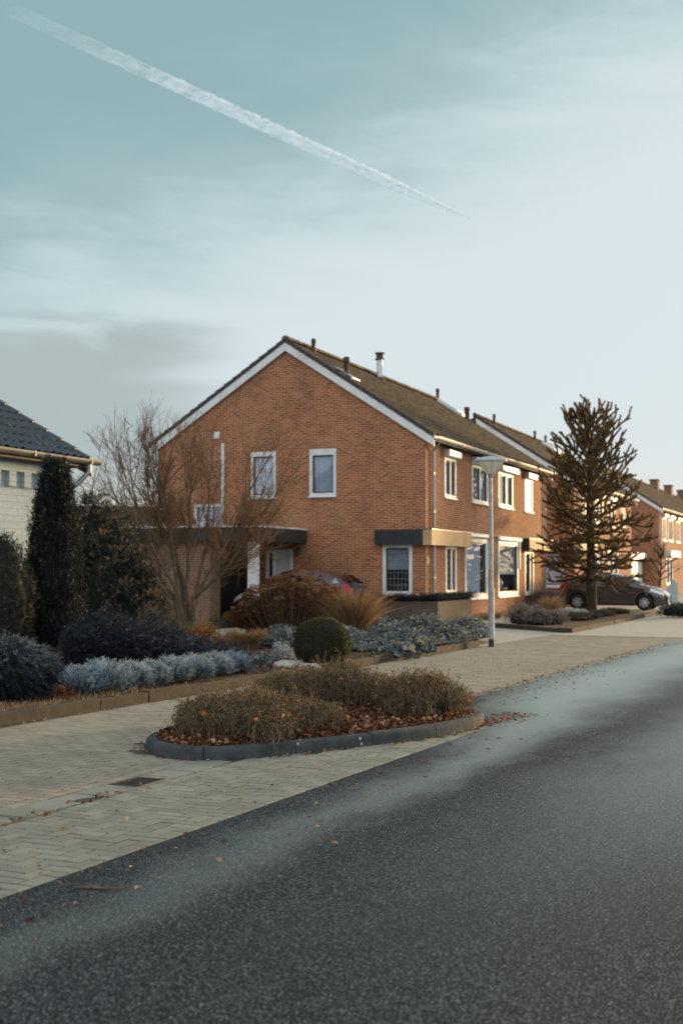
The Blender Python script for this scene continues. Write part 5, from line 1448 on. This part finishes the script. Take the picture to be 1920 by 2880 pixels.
def bare_sapling(name, label, X, Y, h, n1, n2, spread, rt, leaf=None, nleaf=0, mat='bark_twig', z0=0.0, lsz=.06):
    o = T(name, label, 'tree', (X, Y, z0))
    P, d = wander((0, 0, -.05), (.03, 0, 1), h, 9, .025)
    tr_ = [(P, np.linspace(rt, rt * .12, len(P)))]; tw_ = []
    for k in range(n1):
        f = RG.uniform(.25, .98); p, t = frac_at(P, f); a = RG.random() * 6.28
        B, _ = wander(p, (math.cos(a), math.sin(a), .8), spread * (1.15 - f) * RG.uniform(.7, 1.2) + .15, 6, .10, (0, 0, .05))
        tw_.append((B, np.linspace(rt * .35, rt * .08, len(B))))
        for m_ in range(n2):
            q_, t2 = frac_at(B, RG.uniform(.25, 1)); C_, _ = wander(q_, t2 + RG.normal(0, .5, 3) + np.array([0, 0, .2]), RG.uniform(.25, .6) * spread * .5, 4, .1)
            tw_.append((C_, np.linspace(rt * .14, rt * .05, len(C_))))
    tubes_obj('trunk', tr_, mat, o, 6); tubes_obj('branches', tw_, mat, o, 4)
    if leaf:
        Lv = Leaves(); ii = RG.integers(0, len(tw_), nleaf)
        C_ = np.array([frac_at(tw_[i][0], RG.random())[0] for i in ii]) + RG.normal(0, .05, (nleaf, 3))
        Lv.leaves(C_, RG.uniform(.6, 1.3, nleaf) * lsz, .6, RG.random(nleaf)); Lv.build('foliage', leaf, o)
    return o
bare_sapling('bare_sapling', 'thin bare sapling rising behind the end of the dark tiled roof', GX(190, 32), 32.0, 5.4, 16, 4, 1.2, .028)
bare_sapling('brown_leaved_tree', 'small tree with withered brown leaves behind the columnar yew', GX(196, 29), 29.0, 3.0, 20, 4, .75, .045, 'brown_leaf', 1300, 'bark_dark', lsz=.07)
bare_sapling('bare_street_tree', 'little bare dark tree beyond the bonnet of the brown car', GX(1508, 57.5), 57.5, 2.7, 26, 6, 1.6, .07, None, 0, 'bark_dark')

# ---- monkey puzzle tree
mp = T('monkey_puzzle_tree', 'tall monkey puzzle tree with rope like spiny branches before the second house', 'tree', (GX(1356, 46.2), 46.2, 0.05))
MH = 7.35
ropes = []; Lv = Leaves()
levels = np.concatenate([np.arange(1.35, 4.6, .31), np.arange(4.6, 7.25, .30)])
for li, z in enumerate(levels):
    f = (z - 1.2) / (MH - 1.2)
    R_ = np.interp(f, [0, .15, .35, .5, .65, .8, .92, 1.0], [1.75, 2.1, 2.1, 1.85, 1.62, 1.28, .88, .50])
    nb_ = 7 if z < 4.6 else 6
    for b in range(nb_):
        a = 2 * math.pi * (b + .5 * (li % 2) + RG.uniform(-.28, .28)) / nb_
        rad_ = R_ * RG.uniform(.80, 1.08)
        el0 = np.interp(f, [0, .15, .3, .45, .6, .8, 1.0], [-.22, -.10, .05, .30, .50, .66, .80]) + RG.normal(0, .09)
        dd_ = np.array([math.cos(a) * math.cos(el0), math.sin(a) * math.cos(el0), math.sin(el0)])
        pts_ = [np.array([math.cos(a) * .06, math.sin(a) * .06, z - .25 * f])]
        ln = rad_ / max(.45, math.cos(el0)); n_ = 8
        for i in range(n_):
            dd_ = dd_ + np.array([0, 0, .05]) + RG.normal(0, .09, 3); dd_ /= np.linalg.norm(dd_); pts_.append(pts_[-1] + dd_ * ln / n_)
        Pb = np.array(pts_); ropes.append((Pb, np.linspace(.040, .033, len(Pb))))
        for k in range(int(2 + rad_ * (2.3 if f < .5 else 1.8))):
            fr = RG.uniform(.30, .92)
            p, t = frac_at(Pb, fr)
            sdv = np.cross(t, np.array([0, 0, 1.0])); sdv /= np.linalg.norm(sdv) + 1e-6
            sg = 1 if k % 2 else -1
            dv = t * .55 + sdv * sg * RG.uniform(.45, 1.1) + np.array([0, 0, RG.uniform(-.75, .45) + .75 * f])
            C_, _ = wander(p, dv, RG.uniform(.40, .85) * (1.15 - fr * .5) * (.7 + .25 * rad_), 5, .13, (0, 0, .07))
            ropes.append((C_, np.linspace(.033, .028, len(C_))))
tubes_obj('branches', ropes, 'araucaria_rope', mp, 5)
for P, r in ropes:
    sl_ = np.linalg.norm(P[-1] - P[0]); n = int(90 * sl_) + 16
    x = RG.random(n) * (len(P) - 1); i = np.minimum(x.astype(int), len(P) - 2); fx = (x - i)[:, None]
    c_ = P[i] * (1 - fx) + P[i+1] * fx; t = nrm(P[i+1] - P[i]); rd_ = perp(t)
    Lv.blades(c_ + rd_ * .028, t * 1.0 + rd_ * .6, RG.uniform(.03, .048, n), .017, RG.beta(2, 2.5, n))
Lv.build('foliage', 'araucaria_leaf', mp)
P, _ = wander((0, 0, -.1), (0, 0, 1), MH, 14, .006)
tubes_obj('trunk', [(P, np.linspace(.20, .05, len(P)))], 'bark_dark', mp, 12)

# ---- heathers, grass and low hedge in the second bed
hz = [(1195, 37.3, .42, .55, 'heather_leaf', 'grey heather mound at the left end of the tree bed'), (1232, 36.6, .40, .45, 'heather_leaf', 'grey brown heather mound near the corner of the tree bed'),
      (1268, 37.0, .42, .40, 'heather_leaf', 'pale heather mound at the front corner of the tree bed'), (1290, 42.0, .60, .30, 'frost_leaf', 'frosted pale heather mound left of the monkey puzzle trunk'),
      (1318, 43.0, .45, .26, 'frost_leaf', 'frosted heather mound touching the monkey puzzle trunk'), (1228, 40.5, .5, .45, 'heather_leaf', 'taller grey heather under the second big window')]
for i, (px, Y, r, h, lf, lab) in enumerate(hz):
    small_shrub('heather_bush', lab, 'heather', px, Y, r, h, lf, 420, 'inner_brown', 'heathers in the tree bed', .05, .012, 9, i * 1.1, 1.0, .05, 1.0)
grass_clump('ornamental_grass', 'reddish brown upright grass in the middle of the tree bed', 1262, 39.5, .5, .95, 700, 'tan_leaf', .25, .010)
for i, (px, Y, lab) in enumerate([(1312, 39.9, 'low dark green evergreen mat at the kerb of the tree bed'), (1338, 41.3, 'low green mat with orange leaves below the monkey puzzle'), (1372, 43.6, 'low evergreen mat at the far end of the tree bed kerb'), (1408, 46.0, 'thin low evergreen mat where the tree bed narrows')]):
    small_shrub('low_evergreen', lab, 'shrub', px, Y, .62, .20, 'gold_leaf', 420, 'inner_dark', 'low evergreens in the tree bed', .05, .014, 8, i * 1.7, .75, .05, .5)
for i, (px, Y, lab) in enumerate([(1545, 44.6, 'dark low clipped bush right of the brown car'), (1572, 43.9, 'dark low clipped bush cut by the right edge')]):
    small_shrub('low_hedge_bush', lab, 'shrub', px, Y, .52, .42, 'yew_leaf', 420, 'inner_dark', None, .05, .014, 8, i * 1.7, .9, .02, .5)

# ---- brick planter wrapped round the house corner, with strap leaved plants
pl = T('brick_planter', 'low dark brick planter wrapped round the corner of the house', 'planter', HW(0, 0), H_ROT)
o_ = .52
mb = MB().box(-o_, -o_ + .11, -o_ + .11, 1.15, -.1, .68).box(-o_, 2.9, -o_, -o_ + .109, -.1, .68)
mb.box(-o_ + .11, -.003, 1.04, 1.15, -.1, .68).box(2.79, 2.9, -o_ + .11, -.003, -.1, .68)
mb.build('planter_wall', M['brick_planter'], pl)
MB().box(-o_ - .015, -o_ + .12, -o_ + .12, 1.16, .681, .73).box(-o_ - .015, 2.915, -o_ - .015, -o_ + .1195, .681, .73).build('coping', M['brick_planter'], pl)
MB().box(-o_ + .112, -.004, -.4, 1.03, .50, .60).box(-.003, 2.78, -.40, -.005, .50, .60).build('planter_soil', M['soil'], pl)
spots = [(-.28, .9), (-.28, .45), (-.28, 0.0), (-.2, -.28), (.35, -.27), (.85, -.27), (1.35, -.27), (1.85, -.27), (2.3, -.27), (2.62, -.27)]
for i, (s_, t_) in enumerate(spots):
    wx, wy, _ = HW(s_, t_)
    og = grass_clump('strap_plant', 'dark strap leaved plant hanging over the rim of the corner planter', 784, 10, .26, .46, 420, 'strap_leaf', .95, .011, .60, 'strap plants filling the corner planter', 'plant')
    og.location = (wx, wy, .60)
pl2 = T('brick_planter', 'low brick planter by the far end of the front wall', 'planter', HW(12.0, 0), H_ROT)
MB().box(-.4, 3.3, -.75, -.65, -.1, .55).box(-.4, -.3, -.65, -.004, -.1, .55).box(3.2, 3.3, -.65, -.004, -.1, .55).build('planter_wall', M['brick_planter'], pl2)
MB().box(-.3, 3.2, -.65, -.005, .35, .45).build('planter_soil', M['soil'], pl2)
for k in range(5):
    wx, wy, _ = HW(12.1 + k * .65, -.38)
    og = grass_clump('strap_plant', 'dull grey leaved plant in the planter by the far front wall', 784, 10, .26, .5, 260, 'heather_leaf', .6, .012, .45, 'plants in the far planter', 'plant')
    og.location = (wx, wy, .45)
for k, (s_, h_) in enumerate([(3.4, .3), (4.4, .28), (5.4, .32), (6.6, .3)]):
    wx, wy, _ = HW(s_, -.3)
    og = grass_clump('wall_foot_plant', ['sparse dry plant at the wall foot right of the planter', 'sparse dry plant under the first big window', 'small withered tuft below the first big window sill', 'dry tuft at the wall foot behind the lamp post'][k], 784, 10, .3, h_, 160, 'dry_grass', .8, .010, .02, None, 'plant')
    og.location = (wx, wy, .02)

# ---- street lamp
lp = T('street_lamp', 'pale grey street lamp with a bowl shaped head at the kerb end', 'street lamp', (GX(1127, 27.1), 27.1, 0.0))
MB().lathe([(.064,-.2),(.064,.0),(.062,.17)], 16).build('base_sleeve', M['lamp_base'], lp, smooth=True)
MB().lathe([(.0605,.171),(.0605,1.18),(.058,1.22),(.044,1.24),(.042,1.27),(.038,3.52),(.038,3.58)], 16).build('pole', M['lamp_grey'], lp, smooth=False)
MB().lathe([(.042,3.54),(.058,3.55),(.060,3.60),(.072,3.62)], 16).build('collar', M['lamp_grey'], lp, smooth=True)
MB().lathe([(.070,3.615),(.10,3.635),(.165,3.72),(.235,3.82),(.268,3.872),(.268,3.884)], 28).build('diffuser_bowl', M['lamp_cover'], lp, smooth=True)
mb = MB().lathe([(.268,3.868),(.345,3.880),(.352,3.895),(.335,3.92),(.22,3.965),(.10,3.987),(.001,3.992)], 28); mb.build('lamp_hood', M['lamp_hood'], lp, smooth=True)
mb = MB()
for k in range(8):
    a = 2*math.pi*k/8
    mb.tube([(.105*math.cos(a), .105*math.sin(a), 3.637), (.168*math.cos(a), .168*math.sin(a), 3.72), (.271*math.cos(a), .271*math.sin(a), 3.868)], .005, 5)
mb.build('bowl_ribs', M['lamp_grey'], lp)
MB().box(-.018,.018,-.066,-.058,.45,.85).build('hatch', M['lamp_grey'], lp)

# ---- white garden wall beside the little tree
gw = MB(); gw.prism([(0, 0, 0), (.62, 0, 0), (.60, 0, 1.0), (.42, 0, 1.22), (0, 0, .60)], [(0, .2, 0), (.62, .2, 0), (.60, .2, 1.0), (.42, .2, 1.22), (0, .2, .60)])
go = gw.build('garden_wall', M['brick_white'], bevel=.02); go.location = (GX(1523, 60), 60, 0); go.rotation_euler = (0, 0, R(-14)); tag(go, 'short white rendered garden wall with sloping top past the car', 'wall')

# ================================================================== CARS
def make_car(root, P, paint, lod=1.0):
    Lh = P['L'] / 2
    zt = lambda x: np.interp(x, *zip(*P['top'])); zb = lambda x: np.interp(x, *zip(*P['belt'])); wf = lambda x: np.interp(x, *zip(*P['w']))
    wr = lambda x: np.interp(x, *zip(*P['roofw']))
    ax = P['axles']; rw = P['rw']; arch = rw + .055
    def zlow(x):
        z = np.full_like(x, P['sill'])
        z = np.maximum(z, np.interp(x, [-Lh, -Lh + .25, Lh - .3, Lh], [P['sill'] + .14, P['sill'], P['sill'] - .01, P['sill'] + .06]))
        for a in ax:
            d = np.abs(x - a); z = np.where(d < arch, np.maximum(z, rw + np.sqrt(np.maximum(arch**2 - d**2, 0))), z)
        return z
    def nodes(x):
        x = np.atleast_1d(np.asarray(x, float)); lo = zlow(x); w = wf(x); b = zb(x); t = np.maximum(zt(x), b + .012); r = wr(x)
        N = np.zeros((len(x), 8, 3)); N[:, :, 0] = x[:, None]
        for k, (yy_, zz_) in enumerate([(w * .955, lo), (w * .985, np.maximum(lo + .02, lo * .5 + .20)), (w, np.maximum(lo + .04, .58)), (w * .985, np.maximum(b - .12, lo + .06)), (w * .955, b),
                                        (r, t - .055 * np.clip((t - b) / .3, .15, 1)), (r * .6, t - .008), (r * 0, t)]):
            N[:, k, 1] = yy_; N[:, k, 2] = zz_
        return N
    def S(x, v):
        N = nodes(x); v = np.asarray(v, float); i = np.minimum(v.astype(int), 6); f = v - i
        A = N[:, :, :]
        out_ = A[:, i, :] * (1 - f)[None, :, None] + A[:, i + 1, :] * f[None, :, None]
        return out_                     # (nx, nv, 3)
    xs = np.unique(np.concatenate([np.linspace(-Lh, Lh, 90)] + [np.linspace(a - arch, a + arch, 26) for a in ax]))
    vs = np.array([0, .5, 1, 1.5, 2, 2.5, 3, 3.5, 4, 4.5, 5, 5.33, 5.66, 6, 6.5, 7.0]); vs[-1] = 6.999
    G = S(xs, vs); nx, nv = len(xs), len(vs)
    full = np.concatenate([G, G[:, ::-1] * np.array([1, -1, 1])], 1); k = 2 * nv
    F = [(i*k + j, (i+1)*k + j, (i+1)*k + j + 1, i*k + j + 1) for i in range(nx - 1) for j in range(k - 1)]
    V = list(full.reshape(-1, 3))
    bodyo = MB(); bodyo.v = [tuple(v) for v in V]; bodyo.f = F + [tuple(range(k - 1, -1, -1)), tuple((nx-1)*k + j for j in range(k))]
    body = bodyo.build('body', M[paint], root, smooth=True)
    def patch(name, xr, vr, mat, side, off=.006, par=root, nxp=14, nvp=6, slant=(0, 0), smooth_=True):
        """a panel lying on the skin between two x and two v values; slant shifts its ends with height"""
        vv = np.linspace(vr[0], vr[1], nvp); rows = []
        for j, v in enumerate(vv):
            f = j / (nvp - 1)
            x = np.linspace(xr[0] + slant[0] * f, xr[1] + slant[1] * f, nxp)
            p = S(x, np.array([min(v, 6.999)]))[:, 0]; rows.append(p)
        Gp = np.stack(rows, 1)
        tx = np.gradient(Gp, axis=0); ty = np.gradient(Gp, axis=1); nn = nrm(np.cross(tx, ty))
        sgn = np.where((nn[:, :, 1:2] * Gp[:, :, 1:2] + nn[:, :, 2:3] * (Gp[:, :, 2:3] - .5)) >= 0, 1, -1); nn = nn * sgn
        Gp = Gp + nn * off
        allV = []; allF = []
        for sd in side:
            o = len(allV); Q = Gp * np.array([1, sd, 1]); allV += [tuple(q) for q in Q.reshape(-1, 3)]
            allF += [(o + i*nvp + j, o + (i+1)*nvp + j, o + (i+1)*nvp + j + 1, o + i*nvp + j + 1) for i in range(nxp - 1) for j in range(nvp - 1)]
        mb = MB(); mb.v = allV; mb.f = allF
        return mb.build(name, M[mat], par, smooth=smooth_)
    for spec in P['side_windows']:
        for sd in (1, -1): patch('side_window', spec[0], spec[1], 'car_glass', (sd,), slant=spec[2])
    for nm, key in (('windscreen', 'screen'), ('rear_window', 'rear')):
        xr = P[key]
        patch(nm, xr, (5.05, 6.999), 'car_glass', (1, -1), .006, root, 10, 12)
    for sd in (1, -1):
        patch('headlight', *P['head'], 'clear_lens', (sd,), .008)
        patch('tail_light', *P['tail'], 'red_lens', (sd,), .008)
        # mirror
        mb = MB(); x, y, z = P['mirror']
        mb.lathe([(.001, -.07), (.05, -.06), (.075, 0), (.06, .06), (.001, .075)], 10, (x, sd * y, z)); mb.build('door_mirror', M[paint], root, smooth=True)
        patch('side_trim', (ax[0] + arch + .03, ax[1] - arch - .03), (.05, .7), 'car_trim', (sd,), .004)
        for xx in P['seams']: patch('door_seam', (xx, xx + .012), (1.0, 4.0), 'car_trim', (sd,), .003, root, 2, 8, (0, 0))
        for xx in P['handles']: patch('door_handle', (xx, xx + .16), (3.45, 3.62), 'car_trim', (sd,), .018, root, 4, 3)
        for a in ax:
            w = wf(np.array([a]))[0]
            wh_ = MB().lathe([(rw*.62, -.10), (rw*.92, -.10), (rw, -.06), (rw, .06), (rw*.93, .095), (rw*.66, .10), (rw*.64, .085)], 30, (0, 0, 0), 'y')
            who = wh_.build('wheel', M['tyre'], root, smooth=True); who.location = (a, sd * (w - .115), rw)
            rm = MB(); y0 = .075 * sd
            rm.lathe([(rw*.66, y0 + .012*sd), (rw*.60, y0 + .014*sd), (rw*.585, y0 - .02*sd)], 30, (0, 0, 0), 'y')
            for q_ in range(7):
                an = 2*math.pi*q_/7; c, s_ = math.cos(an), math.sin(an); r0, r1, h0, h1_ = rw*.10, rw*.61, rw*.085, rw*.13
                pts = [(r0, -h0), (r1, -h1_), (r1, h1_), (r0, h0)]
                f3 = [(c*px - s_*pz, y0, s_*px + c*pz) for px, pz in pts]; b3 = [(p[0], y0 - .02*sd, p[2]) for p in f3]
                rm.prism(f3, b3)
            rm.lathe([(.001, y0 + .016*sd), (rw*.17, y0 + .012*sd), (rw*.19, y0 - .01*sd)], 16, (0, 0, 0), 'y')
            rm.build('rim', M['rim'], who)
            MB().lathe([(.001, y0 - .03*sd), (rw*.62, y0 - .03*sd)], 24, (0, 0, 0), 'y').build('brake', M['car_trim'], who)  # plain dark disc added as background behind the spokes
    MB().box(-Lh + .25, Lh - .25, -.70, .70, P['sill'] + .01, P['sill'] + .40).build('underbody', M['car_trim'], root)
    MB().box(-Lh + .55, Lh - 1.4, -.55, .55, P['sill'] + .401, P['sill'] + .62).build('seats', M['car_trim'], root)
    x = Lh
    patch('grille', (Lh - .10, Lh - .015), (1.2, 2.4), 'car_trim', (1, -1), .006)
    patch('bumper_strip', (-Lh + .01, -Lh + .16), (.6, 1.6), 'car_trim', (1, -1), .006)
    return root

C1 = dict(L=4.30, sill=.19, rw=.315, axles=(-1.36, 1.29),
          top=[(-2.15,.80),(-2.12,.98),(-2.0,1.13),(-1.7,1.32),(-1.2,1.44),(-.5,1.485),(0,1.475),(.35,1.42),(.8,1.21),(1.15,1.03),(1.6,.92),(1.95,.79),(2.10,.66),(2.15,.55)],
          belt=[(-2.15,.78),(-2.05,.98),(-1.9,1.07),(-1.0,1.0),(.3,.94),(1.15,.90),(1.6,.84),(1.95,.72),(2.10,.60),(2.15,.50)],
          w=[(-2.15,.62),(-2.08,.76),(-1.8,.86),(-1.2,.905),(0,.905),(1.3,.905),(1.75,.84),(2.0,.70),(2.11,.56),(2.15,.46)],
          roofw=[(-2.15,.50),(-1.95,.58),(-1.2,.63),(.2,.64),(.9,.70),(1.3,.72),(1.8,.62),(2.15,.36)],
          side_windows=[((-.32, .62), (4.12, 4.86), (.02, -.42)), ((-1.28, -.40), (4.12, 4.86), (.06, .02)), ((-1.74, -1.36), (4.25, 4.75), (.16, .08))],
          screen=(.42, 1.08), rear=(-2.02, -1.66), head=((1.52, 2.02), (3.1, 4.2)), tail=((-2.10, -1.86), (3.0, 4.3)), mirror=(.72, .98, 1.0), seams=(-1.02, -.36, .78), handles=(-.72, .14))
cb = T('parked_car', 'brown five door hatchback parked nose out behind the monkey puzzle trunk', 'car', (11.02, 52.4, 0.02), math.atan2(-.37, .929))
make_car(cb, C1, 'car_brown')
k_ = .86
def scale_car(P, kx, kz):
    Q = dict(P); Q['L'] = P['L'] * kx
    for key in ('top', 'belt', 'w', 'roofw'): Q[key] = [(x * kx, z * (kz if key in ('top', 'belt') else .93)) for x, z in P[key]]
    Q['axles'] = tuple(a * kx for a in P['axles']); Q['side_windows'] = [((a[0][0]*kx, a[0][1]*kx), a[1], (a[2][0]*kx, a[2][1]*kx)) for a in P['side_windows']]
    for key in ('screen', 'rear'): Q[key] = tuple(x * kx for x in P[key])
    for key in ('head', 'tail'): Q[key] = (tuple(x * kx for x in P[key][0]), P[key][1])
    Q['mirror'] = (P['mirror'][0]*kx, P['mirror'][1]*.93, P['mirror'][2]*kz); Q['seams'] = tuple(x*kx for x in P['seams']); Q['handles'] = tuple(x*kx for x in P['handles'])
    return Q
C2 = scale_car(C1, .86, 1.07)
cxx = HW(-1.75, 3.15)
cr = T('parked_car', 'small red hatchback half hidden behind the dead hydrangea heads', 'car', (cxx[0], cxx[1], 0.06), math.atan2(.37, -.929))
make_car(cr, C2, 'car_red')
